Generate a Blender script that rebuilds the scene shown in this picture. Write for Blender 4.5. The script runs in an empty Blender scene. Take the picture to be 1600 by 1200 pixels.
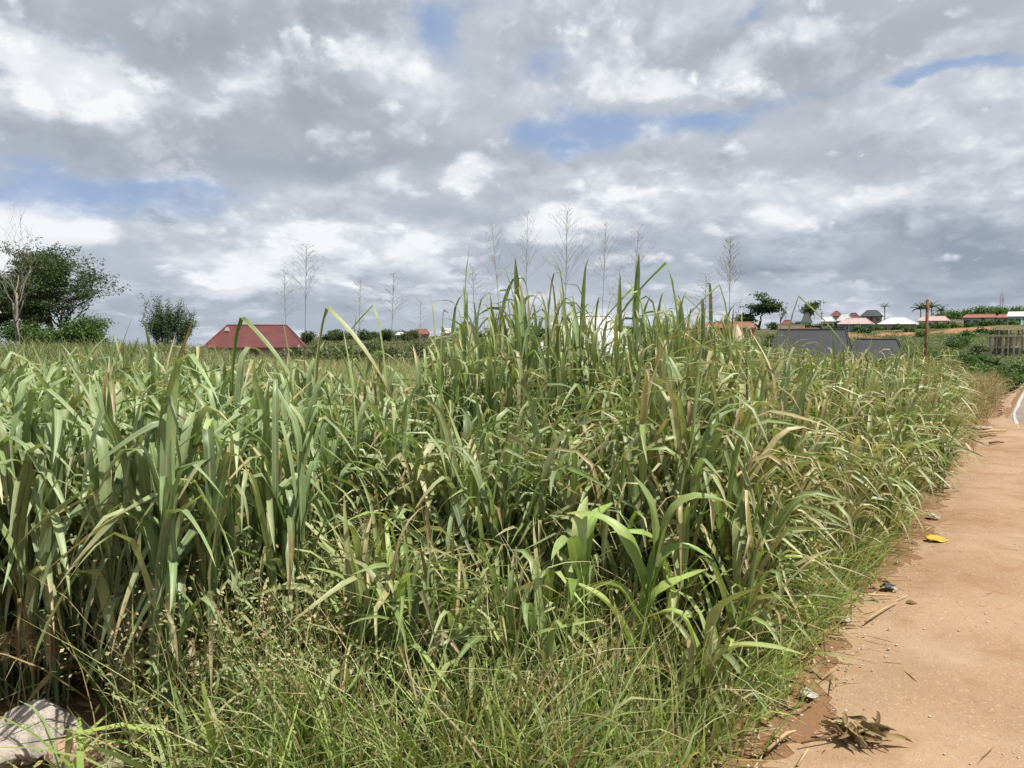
import bpy, math, random
import numpy as np
from mathutils import Vector, Matrix

S = bpy.context.scene
COL = S.collection
R = math.radians
rng = np.random.default_rng(7)
random.seed(7)

# ------------------------------------------------------------------ camera
CAMZ, F, HOR = 1.6, 1202.0, 522.0          # eye height, focal length in photo pixels, horizon row
PITCH = math.atan((600 - HOR) / F)
cam = bpy.data.cameras.new("camera"); camo = bpy.data.objects.new("camera", cam); COL.objects.link(camo)
cam.sensor_width = 36; cam.lens = 36 * F / 1600; cam.clip_end = 9000; cam.clip_start = 0.05
camo.location = (0, 0, CAMZ); camo.rotation_euler = (R(90) - PITCH, 0, 0)
S.camera = camo

# ------------------------------------------------------------------ light
SUN_EL, SUN_AZ = R(61), R(106)               # azimuth clockwise from the view direction (+Y)
sun = bpy.data.lights.new("sun", 'SUN'); suno = bpy.data.objects.new("sun", sun); COL.objects.link(suno)
sun.energy = 5.0; sun.angle = R(0.5); sun.color = (1, 0.95, 0.87)
sd = Vector((math.sin(SUN_AZ) * math.cos(SUN_EL), math.cos(SUN_AZ) * math.cos(SUN_EL), math.sin(SUN_EL)))
suno.rotation_euler = sd.to_track_quat('Z', 'Y').to_euler()
S.view_settings.view_transform = 'Standard'; S.view_settings.look = 'None'
S.view_settings.exposure = 0.45; S.view_settings.gamma = 1
S.cycles.max_bounces = 6; S.cycles.diffuse_bounces = 3; S.cycles.glossy_bounces = 2
S.cycles.transmission_bounces = 4; S.cycles.transparent_max_bounces = 8
S.cycles.caustics_reflective = False; S.cycles.caustics_refractive = False

# ------------------------------------------------------------------ world: Nishita sky under a broken cloud deck
class NT:
    """Tiny helper to write shader maths."""
    def __init__(s, tree): s.t = tree; s.n = tree.nodes; s.l = tree.links
    def node(s, ty, **kw):
        n = s.n.new(ty)
        for k, v in kw.items(): setattr(n, k, v)
        return n
    def put(s, sock, v):
        if isinstance(v, bpy.types.NodeSocket): s.l.new(v, sock)
        elif v is not None: sock.default_value = v
    def m(s, op, a, b=None, c=None, clamp=False):
        n = s.node('ShaderNodeMath', operation=op, use_clamp=clamp)
        for i, v in enumerate((a, b, c)): s.put(n.inputs[i], v)
        return n.outputs[0]
    def noise(s, vec, scale, detail=6, rough=.55, dist=0., lac=2.0, out=0):
        n = s.node('ShaderNodeTexNoise'); s.put(n.inputs['Vector'], vec)
        n.inputs['Scale'].default_value = scale; n.inputs['Detail'].default_value = detail
        n.inputs['Roughness'].default_value = rough; n.inputs['Distortion'].default_value = dist
        n.inputs['Lacunarity'].default_value = lac
        return n.outputs[out]
    def xyz(s, x, y, z=0.):
        n = s.node('ShaderNodeCombineXYZ')
        for i, v in enumerate((x, y, z)): s.put(n.inputs[i], v)
        return n.outputs[0]
    def ss(s, v, lo, hi, a=0., b=1.):
        n = s.node('ShaderNodeMapRange', interpolation_type='SMOOTHSTEP')
        s.put(n.inputs[0], v); s.put(n.inputs[1], lo); s.put(n.inputs[2], hi); s.put(n.inputs[3], a); s.put(n.inputs[4], b)
        return n.outputs[0]
    def mix(s, f, a, b, blend='MIX'):
        n = s.node('ShaderNodeMix', data_type='RGBA', blend_type=blend)
        s.put(n.inputs[0], f)
        for i, v in ((6, a), (7, b)):
            if isinstance(v, tuple) and len(v) == 3: v = v + (1,)
            s.put(n.inputs[i], v)
        return n.outputs[2]

def azel(px, py):
    u, v = (px - 800) / F, (600 - py) / F
    x, y, z = u, math.cos(PITCH) + v * math.sin(PITCH), -math.sin(PITCH) + v * math.cos(PITCH)
    return math.atan2(x, y), math.atan2(z, math.hypot(x, y))

W = bpy.data.worlds.new("World"); S.world = W; W.use_nodes = True
t = NT(W.node_tree); t.n.clear()
sky = t.node('ShaderNodeTexSky', sky_type='NISHITA', sun_disc=False)
sky.sun_elevation = SUN_EL; sky.sun_rotation = SUN_AZ; sky.dust_density = 1.5; sky.altitude = 200
tc = t.node('ShaderNodeTexCoord'); sp = t.node('ShaderNodeSeparateXYZ'); t.l.new(tc.outputs['Generated'], sp.inputs[0])
dx, dy, dz = sp.outputs
az = t.m('ARCTAN2', dx, dy)
el = t.m('ARCTAN2', dz, t.m('SQRT', t.m('ADD', t.m('MULTIPLY', dx, dx), t.m('MULTIPLY', dy, dy))))
A = t.xyz(az, t.m('MULTIPLY', el, 2.0), 0.)                          # heaps near the horizon
wA = t.noise(A, 5.0, 6, .6, out=1); wsp = t.node('ShaderNodeSeparateXYZ'); t.l.new(wA, wsp.inputs[0])
waz = t.m('ADD', az, t.m('MULTIPLY', t.m('SUBTRACT', wsp.outputs[0], .5), .20))
wel = t.m('ADD', el, t.m('MULTIPLY', t.m('SUBTRACT', wsp.outputs[1], .5), .11))
# where the gaps, the thick grey bases and the sunlit heads of the clouds stand: (x, y, rx, ry, amount)
GAPS = [(150,318,150,34,1.15),(60,250,70,22,.6),(330,300,70,26,.5),(150,50,26,12,.6),(690,60,50,40,.6),(850,100,60,26,.75),
        (835,218,60,28,.85),(930,188,70,34,.95),(1075,190,80,20,.8),(1125,172,60,16,.6),(1240,148,90,16,.6),(1425,122,45,14,1.0),
        (1545,103,55,14,1.05),(1195,10,20,16,.8),(700,30,60,30,.4),(205,520,60,26,.35),(800,20,30,22,.5)]
DARK = [(530,172,120,48,1.),(180,60,200,60,.65),(430,255,330,28,.8),(150,190,150,34,.5),(520,5,90,24,.9),(1420,60,150,55,.6),
        (1240,115,110,50,.45),(690,345,110,26,.5),(570,425,110,20,.6),(790,395,60,40,.6),(1510,372,130,28,.9),(1120,360,150,34,.5),
        (1260,425,260,20,.55),(1480,440,160,16,.5),(400,468,240,24,.55),(880,250,300,20,.35),(600,520,500,26,.45),(1250,250,260,30,.2),(300,40,120,50,.4)]
LITE = [(130,100,100,38,.9),(40,110,60,50,.6),(340,165,50,22,.9),(560,75,130,34,.7),(345,115,50,18,.7),(15,365,70,40,1.2),(104,340,34,30,1.5),
        (420,405,80,34,1.0),(345,450,70,22,1.0),(500,372,44,18,.9),(640,395,70,34,.95),(720,280,44,26,1.),(855,365,90,26,1.1),(880,335,60,20,.8),
        (1000,297,70,14,.8),(1190,75,60,44,.8),(1040,125,100,18,.9),(1210,330,100,22,.75),(1540,45,90,30,.8),(1085,378,26,16,.8),(290,292,44,20,.7),
        (885,225,30,14,.8),(960,60,110,50,.5),(1400,170,160,36,.4),(1000,210,90,30,.4),(560,430,40,12,.8),(200,140,60,40,.4),(420,110,60,30,.3)]
def field(blobs):
    tot = None
    for px, py, rx, ry, w in blobs:
        a, e = azel(px, py)
        u = t.m('MULTIPLY', t.m('SUBTRACT', waz, a), F / rx * .95); v = t.m('MULTIPLY', t.m('SUBTRACT', wel, e), F / ry * .95)
        g = t.m('MULTIPLY', t.m('POWER', 2.718, t.m('MULTIPLY', t.m('ADD', t.m('MULTIPLY', u, u), t.m('MULTIPLY', v, v)), -1.)), w)
        tot = g if tot is None else t.m('ADD', tot, g)
    return tot
gap, dark, lite = field(GAPS), field(DARK), field(LITE)
eu = t.m('ADD', t.m('MAXIMUM', el, -.05), .20)
Q = t.xyz(t.m('MULTIPLY', az, 1.9), t.m('MULTIPLY', t.m('LOGARITHM', eu, 2.718), 1.25), 0.)    # flatter towards the horizon
def shifted(v, off):
    n = t.node('ShaderNodeVectorMath', operation='ADD'); t.l.new(v, n.inputs[0]); n.inputs[1].default_value = off
    return n.outputs[0]
def puffs(v, scale, det=4.):
    n = t.node('ShaderNodeTexVoronoi', voronoi_dimensions='2D', feature='F1', normalize=True); t.put(n.inputs['Vector'], v)
    n.inputs['Scale'].default_value = scale; n.inputs['Detail'].default_value = det; n.inputs['Roughness'].default_value = .55; n.inputs['Lacunarity'].default_value = 2.2
    return t.m('SUBTRACT', 1., n.outputs['Distance'])
n1 = t.noise(Q, 1.3, 6, .5, .1)
n2 = t.noise(Q, 6.0, 10, .58, .1)
gapn = t.m('ADD', gap, t.m('ADD', t.m('MULTIPLY', t.m('SUBTRACT', .5, n1), .9), t.m('MULTIPLY', t.m('SUBTRACT', .5, n2), .9)))
gapn = t.m('ADD', gapn, t.m('MULTIPLY', t.m('SUBTRACT', t.noise(Q, 14., 5, .55), .5), .5))
cover = t.ss(gapn, .27, 1.10, 1., .12)
crisp = t.ss(t.m('ADD', lite, t.m('MULTIPLY', t.m('SUBTRACT', n2, .5), 2.2)), .30, .95)
tone = t.m('ADD', t.m('ADD', t.m('MULTIPLY', lite, .16), t.m('MULTIPLY', crisp, .36)), t.m('MULTIPLY', dark, -.33))
tone = t.m('ADD', tone, t.m('MULTIPLY', t.m('SUBTRACT', .5, n1), .35))
b0 = t.m('ADD', .43, t.m('ADD', tone, t.m('MULTIPLY', t.m('SUBTRACT', n2, .5), .25)))
def layer(under, off, scale, thr, soft, gain, amt, rough=.53):
    v = shifted(Q, off)
    wv = t.node('ShaderNodeVectorMath', operation='MULTIPLY_ADD'); t.l.new(t.noise(v, scale * 2.2, 5, .6, out=1), wv.inputs[0]); wv.inputs[1].default_value = (.22 / scale, .22 / scale, 0); t.l.new(v, wv.inputs[2])
    dens = lambda vv, d1: t.m('ADD', t.m('MULTIPLY', t.noise(vv, scale, d1, rough, .1), .72), t.m('MULTIPLY', puffs(vv, scale * 2.2, 3.), .28))
    n = dens(wv.outputs[0], 11); nu = dens(shifted(wv.outputs[0], (.06 / scale, .17 / scale, 0)), 7)
    n = t.m('SUBTRACT', n, .06); nu = t.m('SUBTRACT', nu, .06)
    mk = t.m('MULTIPLY', t.ss(n, thr, thr + soft), amt)
    sh = t.m('ADD', .47, t.m('ADD', tone, t.m('MULTIPLY', t.m('SUBTRACT', n, nu), gain)))
    return t.m('ADD', t.m('MULTIPLY', under, t.m('SUBTRACT', 1., mk)), t.m('MULTIPLY', sh, mk)), mk
b1, k1 = layer(b0, (3.1, 7.7, 0), 1.5, .44, .09, 3.8, .92)
b2, k2 = layer(b1, (8.3, 1.9, 0), 2.6, .49, .08, 3.8, .9)
bright, k3 = layer(b2, (5.2, 4.4, 0), 4.6, .53, .07, 3.4, .88)
rp = t.node('ShaderNodeValToRGB'); t.l.new(bright, rp.inputs[0])
els = rp.color_ramp.elements
els[0].position = 0.0; els[0].color = (.275, .30, .34, 1)
els[1].position = 1.0; els[1].color = (.68, .69, .705, 1)
for p_, c_ in ((.3, (.325, .355, .40, 1)), (.55, (.425, .455, .505, 1)), (.8, (.575, .595, .63, 1))):
    e_ = els.new(p_); e_.color = c_
haze = t.ss(el, .0, .30, .55, 0.)
ccol = t.mix(haze, rp.outputs[0], t.mix(bright, (.165, .22, .30), (.64, .67, .71)))
K = 10.0
ccol = t.mix(1.0, ccol, (K, K, K), 'MULTIPLY')
blue = t.mix(1.0, sky.outputs[0], (1.25, 1.25, 1.25), 'MULTIPLY')
blue = t.mix(.85, blue, (2.05, 2.85, 4.5))
skyc = t.mix(cover, blue, ccol)
bg = t.node('ShaderNodeBackground'); t.l.new(skyc, bg.inputs[0]); bg.inputs[1].default_value = 0.10
ow = t.node('ShaderNodeOutputWorld'); t.l.new(bg.outputs[0], ow.inputs[0])
W.cycles.sampling_method = 'MANUAL'; W.cycles.sample_map_resolution = 256

# ------------------------------------------------------------------ helpers
def at(px, py, d):
    u, v = (px - 800) / F, (600 - py) / F
    D = Vector((u, math.cos(PITCH) + v * math.sin(PITCH), -math.sin(PITCH) + v * math.cos(PITCH)))
    return Vector((0, 0, CAMZ)) + D * (d / D.y)

def tag(o, label=None, cat=None, group=None, kind=None):
    if label: o['label'] = label
    if cat: o['category'] = cat
    if group: o['group'] = group
    if kind: o['kind'] = kind
    return o
def empty(name, loc, label, cat, group=None, rz=0):
    o = bpy.data.objects.new(name, None); COL.objects.link(o)
    o.location = loc; o.rotation_euler.z = rz; o.empty_display_size = .2
    return tag(o, label, cat, group)

def build(name, verts, faces, mat, parent=None, col=None, smooth=False):
    """verts (n,3), faces: (m,4)/(m,3) array or a list of index lists; col (n,4) optional."""
    me = bpy.data.meshes.new(name)
    verts = np.asarray(verts, np.float32)
    if isinstance(faces, np.ndarray):
        k = faces.shape[1]; m = len(faces)
        me.vertices.add(len(verts)); me.vertices.foreach_set('co', verts.ravel())
        me.loops.add(m * k); me.loops.foreach_set('vertex_index', faces.astype(np.int32).ravel())
        me.polygons.add(m); me.polygons.foreach_set('loop_start', np.arange(0, m * k, k, dtype=np.int32))
        me.update(calc_edges=True)
    else:
        me.from_pydata([tuple(v) for v in verts], [], faces)
    if col is not None:
        ca = me.color_attributes.new('Col', 'FLOAT_COLOR', 'POINT')
        ca.data.foreach_set('color', np.asarray(col, np.float32).ravel())
    me.polygons.foreach_set('use_smooth', np.full(len(me.polygons), smooth))
    me.materials.append(mat)
    o = bpy.data.objects.new(name, me); COL.objects.link(o)
    if parent: o.parent = parent
    return o

class MB:
    """Collects simple solids into one mesh."""
    def __init__(s): s.v = []; s.f = []
    def add(s, v, f):
        o = len(s.v); s.v += [tuple(p) for p in v]; s.f += [[i + o for i in q] for q in f]; return s
    def box(s, c, d, rz=0):
        x, y, z = d[0] / 2, d[1] / 2, d[2] / 2; ca, sa = math.cos(rz), math.sin(rz)
        v = [(c[0] + i * x * ca - j * y * sa, c[1] + i * x * sa + j * y * ca, c[2] + k * z) for i in (-1, 1) for j in (-1, 1) for k in (-1, 1)]
        return s.add(v, [(0, 1, 3, 2), (4, 6, 7, 5), (0, 4, 5, 1), (2, 3, 7, 6), (0, 2, 6, 4), (1, 5, 7, 3)])
    def tube(s, pts, rad, n=6):
        pts = [Vector(p) for p in pts]; rad = rad if hasattr(rad, '__len__') else [rad] * len(pts)
        v = []; f = []
        for i, p in enumerate(pts):
            d = (pts[min(i + 1, len(pts) - 1)] - pts[max(i - 1, 0)]).normalized()
            a = d.cross(Vector((0.31, .87, .37))).normalized(); b = d.cross(a)
            v += [p + (a * math.cos(2 * math.pi * k / n) + b * math.sin(2 * math.pi * k / n)) * rad[i] for k in range(n)]
        for i in range(len(pts) - 1):
            for k in range(n):
                f.append((i * n + k, i * n + (k + 1) % n, (i + 1) * n + (k + 1) % n, (i + 1) * n + k))
        f.append(tuple(range(n))[::-1]); f.append(tuple((len(pts) - 1) * n + k for k in range(n)))
        return s.add(v, f)
    def build(s, name, mat, parent=None, smooth=False): return build(name, s.v, s.f, mat, parent, None, smooth)

class Acc:
    """Collects leaf and blade arrays (quads with colours) into one mesh."""
    def __init__(s): s.v = []; s.f = []; s.c = []; s.n = 0
    def add(s, v, f, c):
        s.v.append(np.asarray(v, np.float32).reshape(-1, 3)); s.f.append(np.asarray(f).reshape(-1, 4) + s.n); s.c.append(np.asarray(c, np.float32).reshape(-1, 4))
        s.n += len(s.v[-1])
    def build(s, name, mat, parent=None, smooth=True):
        return build(name, np.concatenate(s.v), np.concatenate(s.f), mat, parent, np.concatenate(s.c), smooth)

def U(lo, hi, *sh): return rng.uniform(lo, hi, sh if sh else None)
def sm(x): x = np.clip(x, 0, 1); return x * x * (3 - 2 * x)
def vnoise(x, y, seed=0):
    """cheap smooth 2-D value noise, 0..1"""
    xi, yi = np.floor(x).astype(np.int64), np.floor(y).astype(np.int64); fx, fy = sm(x - xi), sm(y - yi)
    def h(a, b):
        k = (a * 374761393 + b * 668265263 + seed * 982451653) & 0xffffffff
        k = ((k ^ (k >> 13)) * 1274126177) & 0xffffffff
        return ((k ^ (k >> 16)) & 0xffff) / 65535.
    return (h(xi, yi) * (1 - fx) + h(xi + 1, yi) * fx) * (1 - fy) + (h(xi, yi + 1) * (1 - fx) + h(xi + 1, yi + 1) * fx) * fy

# ------------------------------------------------------------------ terrain height
UX, UY = math.sin(R(35)), math.cos(R(35))      # the road runs 35 degrees to the right of the view
def road(x, y): return UX * x + UY * y, UY * x - UX * y          # along, across (right +)
D_ = [0, 20, 32, 45, 65, 90, 130, 190, 203, 207, 260, 380, 520, 1000, 4000]
T_ = {-900: [0, .1, .30, .20, -1.0, -3.0, -4.6, -6.5, -7, -7, -8, -10, -13, -24, -80],
      300:  [0, .1, .30, .20, -1.2, -3.4, -4.6, -6.5, -7, -7, -8, -10, -13, -24, -80],
      520:  [0, 0, -.1, -.5, -2.0, -3.6, -3.8, -2.8, -2.7, -2.7, -2, -1., -1.5, -4, -12],
      700:  [0, 0, -.2, -.8, -2.4, -4.0, -4., -2.8, -2.5, -2.5, -1.6, -.4, -1, -4, -12],
      1000: [0, -.1, -1.6, -3, -4.3, -4.5, -3.8, -1.4, -.8, -.6, .6, 2.2, 1.2, -3, -12],
      1200: [0, -.1, -1.6, -3.2, -4.5, -4.6, -3.4, -.4, .3, .8, 2.4, 4.2, 2.6, -2, -12],
      1400: [0, 0, -1.6, -3.4, -4.6, -4.6, -2.9, .5, 1.1, 2.2, 3.6, 6.0, 4, -2, -12],
      1550: [0, 0, -1.4, -3.2, -4.6, -4.5, -2.0, 1.6, 2.2, 3.4, 5.6, 8.0, 5, -2, -12],
      2600: [0, 0, -1., -2.6, -4.4, -4.3, -1.8, 2.0, 2.4, 3.6, 6.6, 9.0, 6, -2, -12]}
KX = sorted(T_); KA = [math.atan((k - 800) / F) for k in KX]
def hgt(x, y):
    x = np.asarray(x, float); y = np.asarray(y, float)
    r = np.hypot(x, y); a = np.arctan2(x, y)
    d = np.where(y > 0, np.maximum(y, r * .45), r * .45)
    cols = np.stack([np.interp(d, D_, T_[k]) for k in KX])
    i = np.clip(np.searchsorted(KA, a) - 1, 0, len(KA) - 2)
    ka = np.array(KA); f = np.clip((a - ka[i]) / (ka[i + 1] - ka[i]), 0, 1)
    z = np.take_along_axis(cols, i[None], 0)[0] * (1 - f) + np.take_along_axis(cols, i[None] + 1, 0)[0] * f
    _, q = road(x, y)
    near = sm((r - 14) / 30)
    z = np.where(q > -1.4, z * (1 - sm((q + 1.6) / 1.2) * (1 - sm((r - 60) / 120))), z)       # the road keeps to its embankment
    z = z + near * (vnoise(x * .09, y * .09, 3) - .5) * 1.0 * (1 - np.exp(-np.maximum(-q - 1, 0) / 6)) + near * (vnoise(x * .3, y * .3, 4) - .5) * .3 * (1 - np.exp(-np.maximum(-q - 1, 0) / 6))
    return z
def h1(x, y): return float(hgt(np.array([x]), np.array([y]))[0])

# ------------------------------------------------------------------ materials
def mat(name, color=(.5, .5, .5), rough=.8, spec=.3, noise=0., nscale=8., bump=0., bscale=40., metal=0., col2=None, coord='Object', wave=None):
    m = bpy.data.materials.new(name); m.use_nodes = True; k = NT(m.node_tree); b = k.n['Principled BSDF']
    b.inputs['Roughness'].default_value = rough; b.inputs['Specular IOR Level'].default_value = spec; b.inputs['Metallic'].default_value = metal
    tcn = k.node('ShaderNodeTexCoord'); vec = tcn.outputs[coord]
    c2 = col2 or tuple(c * (1 - noise) for c in color)
    n = k.noise(vec, nscale, 6, .6); f = k.ss(n, .35, .68)
    c = k.mix(f, color, c2)
    n_ = k.noise(vec, nscale * 6, 4, .6)
    c = k.mix(.35 if noise or col2 else .12, c, k.mix(n_, (.35, .35, .35), (1., 1., 1.)), 'MULTIPLY')
    k.put(b.inputs['Base Color'], c)
    if bump or wave:
        bn = k.node('ShaderNodeBump'); bn.inputs['Distance'].default_value = .02
        if wave:                                   # corrugated sheet
            w = k.node('ShaderNodeTexWave', wave_type='BANDS', bands_direction='X'); k.put(w.inputs[0], vec); w.inputs['Scale'].default_value = wave
            k.put(bn.inputs['Height'], w.outputs['Fac']); bn.inputs['Strength'].default_value = .5; bn.inputs['Distance'].default_value = .03
        else:
            k.put(bn.inputs['Height'], k.noise(vec, bscale, 5, .65)); bn.inputs['Strength'].default_value = bump
        k.l.new(bn.outputs[0], b.inputs['Normal'])
    return m

def leafmat(name, transl=.35, rough=.48, rib=True, spec=.35, tgain=1.3):
    m = bpy.data.materials.new(name); m.use_nodes = True; k = NT(m.node_tree); k.n.clear()
    at_ = k.node('ShaderNodeAttribute', attribute_name='Col'); c = at_.outputs['Color']
    tcn = k.node('ShaderNodeTexCoord')
    n = k.noise(tcn.outputs['Object'], 14, 4, .6)
    c = k.mix(1.0, c, k.mix(n, (.62, .66, .6), (1.32, 1.3, 1.34)), 'MULTIPLY')
    if rib:
        f = k.ss(at_.outputs['Alpha'], .04, .20, 1., 0.)
        c = k.mix(k.m('MULTIPLY', f, .55), c, (.42, .46, .26))
        st = k.m('SINE', k.m('MULTIPLY', at_.outputs['Alpha'], 46.))        # fine veins along the blade
        c = k.mix(k.m('MULTIPLY_ADD', st, .06, .06), c, (.05, .08, .02))
    if rib:                                        # rust spots and chewed, yellowed patches
        sp_ = k.ss(k.noise(tcn.outputs['Object'], 42, 3, .6), .66, .72); c = k.mix(k.m('MULTIPLY', sp_, .7), c, (.30, .20, .09))
        yl_ = k.ss(k.noise(tcn.outputs['Object'], 5, 4, .6), .56, .68); c = k.mix(k.m('MULTIPLY', yl_, .4), c, (.40, .38, .16))
    b = k.node('ShaderNodeBsdfPrincipled'); k.put(b.inputs['Base Color'], c); b.inputs['Roughness'].default_value = rough
    b.inputs['Specular IOR Level'].default_value = spec
    tr = k.node('ShaderNodeBsdfTranslucent'); k.put(tr.inputs[0], k.mix(1., c, (tgain * 1.05, tgain * 1.12, tgain * .55), 'MULTIPLY'))
    mx = k.node('ShaderNodeMixShader'); mx.inputs[0].default_value = transl
    k.l.new(b.outputs[0], mx.inputs[1]); k.l.new(tr.outputs[0], mx.inputs[2])
    o = k.node('ShaderNodeOutputMaterial'); k.l.new(mx.outputs[0], o.inputs[0])
    return m
M_BLADE = leafmat('grass_blade', .23, .44, True, .38); M_FINE = leafmat('fine_grass', .3, .55, False); M_LEAF = leafmat('tree_leaf', .25, .5, False, .3)
M_DRY = leafmat('dry_grass', .2, .7, False, .15, .9)
M_BARK = mat('bark', (.12, .095, .07), .9, .1, .45, 6, .6, 30)
M_PALEBARK = mat('pale_bark', (.36, .32, .27), .9, .1, .35, 5, .4, 30)

# palettes: linear albedos
GLAUC = [(.215, .285, .135), (.26, .325, .165), (.18, .255, .105), (.30, .35, .175)]
MIDG = [(.195, .26, .085), (.24, .30, .115), (.155, .225, .065), (.29, .325, .15)]
FIELDG = [(.12, .165, .06), (.15, .18, .075), (.10, .14, .05), (.20, .20, .11)]
YELG = [(.29, .315, .12), (.34, .34, .17), (.24, .285, .10), (.37, .34, .20)]
FRESH = [(.25, .355, .085), (.32, .42, .115), (.20, .31, .07), (.39, .44, .18)]
STRAW = [(.42, .35, .19), (.36, .28, .14), (.48, .41, .25), (.30, .21, .10)]
BROWN = [(.26, .18, .09), (.21, .14, .07), (.34, .25, .13), (.39, .31, .18)]
def pick(pal, n, jit=.14):
    p = np.array(pal); i = rng.integers(0, len(p), n); j = rng.integers(0, len(p), n); f = rng.random((n, 1))
    c = p[i] * (1 - f) + p[j] * f
    return c * (1 + rng.normal(0, jit, (n, 1))).clip(.5, 1.6)
def mixpal(pals, wts, n):
    c = np.zeros((n, 3)); k = rng.choice(len(pals), n, p=np.array(wts) / sum(wts))
    for i, p in enumerate(pals):
        m_ = k == i
        if m_.any(): c[m_] = pick(p, m_.sum())
    return c

# ------------------------------------------------------------------ blades
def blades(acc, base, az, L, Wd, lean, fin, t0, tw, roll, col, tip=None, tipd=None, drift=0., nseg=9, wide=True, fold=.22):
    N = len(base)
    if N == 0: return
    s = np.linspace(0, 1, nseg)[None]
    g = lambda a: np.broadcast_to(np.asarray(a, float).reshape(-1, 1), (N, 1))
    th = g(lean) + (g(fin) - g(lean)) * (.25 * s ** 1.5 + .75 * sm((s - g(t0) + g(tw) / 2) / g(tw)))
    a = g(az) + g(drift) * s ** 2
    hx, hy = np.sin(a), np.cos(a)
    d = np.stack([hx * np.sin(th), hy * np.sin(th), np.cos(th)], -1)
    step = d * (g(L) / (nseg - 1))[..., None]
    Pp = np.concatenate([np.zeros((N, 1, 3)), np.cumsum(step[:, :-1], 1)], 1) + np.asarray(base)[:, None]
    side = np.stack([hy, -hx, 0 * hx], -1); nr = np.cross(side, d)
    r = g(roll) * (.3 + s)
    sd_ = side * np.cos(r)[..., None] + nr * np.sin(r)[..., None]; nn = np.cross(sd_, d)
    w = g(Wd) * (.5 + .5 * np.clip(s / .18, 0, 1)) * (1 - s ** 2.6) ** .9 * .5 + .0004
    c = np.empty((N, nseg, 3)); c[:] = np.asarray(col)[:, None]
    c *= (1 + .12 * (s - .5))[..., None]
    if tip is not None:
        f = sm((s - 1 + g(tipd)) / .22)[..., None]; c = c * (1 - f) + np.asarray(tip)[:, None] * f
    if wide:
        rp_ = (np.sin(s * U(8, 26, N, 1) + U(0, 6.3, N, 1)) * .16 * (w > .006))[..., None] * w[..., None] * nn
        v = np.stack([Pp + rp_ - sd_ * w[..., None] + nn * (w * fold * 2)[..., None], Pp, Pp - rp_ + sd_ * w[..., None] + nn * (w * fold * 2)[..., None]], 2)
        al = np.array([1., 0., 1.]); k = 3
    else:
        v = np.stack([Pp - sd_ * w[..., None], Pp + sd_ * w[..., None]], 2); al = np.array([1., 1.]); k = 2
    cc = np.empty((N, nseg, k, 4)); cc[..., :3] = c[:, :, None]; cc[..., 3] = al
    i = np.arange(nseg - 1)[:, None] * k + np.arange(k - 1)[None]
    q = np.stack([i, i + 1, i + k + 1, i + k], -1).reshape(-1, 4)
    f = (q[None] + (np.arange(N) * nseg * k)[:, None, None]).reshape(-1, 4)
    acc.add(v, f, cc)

def stems(acc, base, az, lean, H, rad, col, nseg=5, sides=3, curve=.0):
    """thin tapering round stems; returns the centre lines (N,nseg,3)"""
    N = len(base); s = np.linspace(0, 1, nseg)[None]
    g = lambda a: np.broadcast_to(np.asarray(a, float).reshape(-1, 1), (N, 1))
    th = g(lean) + g(curve) * s
    d = np.stack([np.sin(g(az)) * np.sin(th), np.cos(g(az)) * np.sin(th), np.cos(th)], -1)
    Pp = np.concatenate([np.zeros((N, 1, 3)), np.cumsum((d * (g(H) / (nseg - 1))[..., None])[:, :-1], 1)], 1) + np.asarray(base)[:, None]
    side = np.stack([np.cos(g(az)) + 0 * s, -np.sin(g(az)) + 0 * s, 0 * s + 0 * g(az)], -1); nr = np.cross(side, d)
    r = g(rad) * (1 - .6 * s)
    ang = np.arange(sides) * 2 * math.pi / sides
    v = Pp[:, :, None] + (side[:, :, None] * np.cos(ang)[None, None, :, None] + nr[:, :, None] * np.sin(ang)[None, None, :, None]) * r[..., None, None]
    cc = np.ones((N, nseg, sides, 4)); cc[..., :3] = np.asarray(col)[:, None, None]
    i = np.arange(nseg - 1)[:, None] * sides; j = np.arange(sides)[None]; j2 = (j + 1) % sides
    q = np.stack([i + j, i + j2, i + j2 + sides, i + j + sides], -1).reshape(-1, 4)
    acc.add(v, (q[None] + (np.arange(N) * nseg * sides)[:, None, None]).reshape(-1, 4), cc)
    return Pp

def along(Pp, f):
    n = Pp.shape[1] - 1; x = np.clip(f * n, 0, n - 1e-6); i = x.astype(int); r = (x - i)[..., None]
    a = np.arange(len(Pp)); 
    return Pp[a, i] * (1 - r) + Pp[a, i + 1] * r

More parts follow.
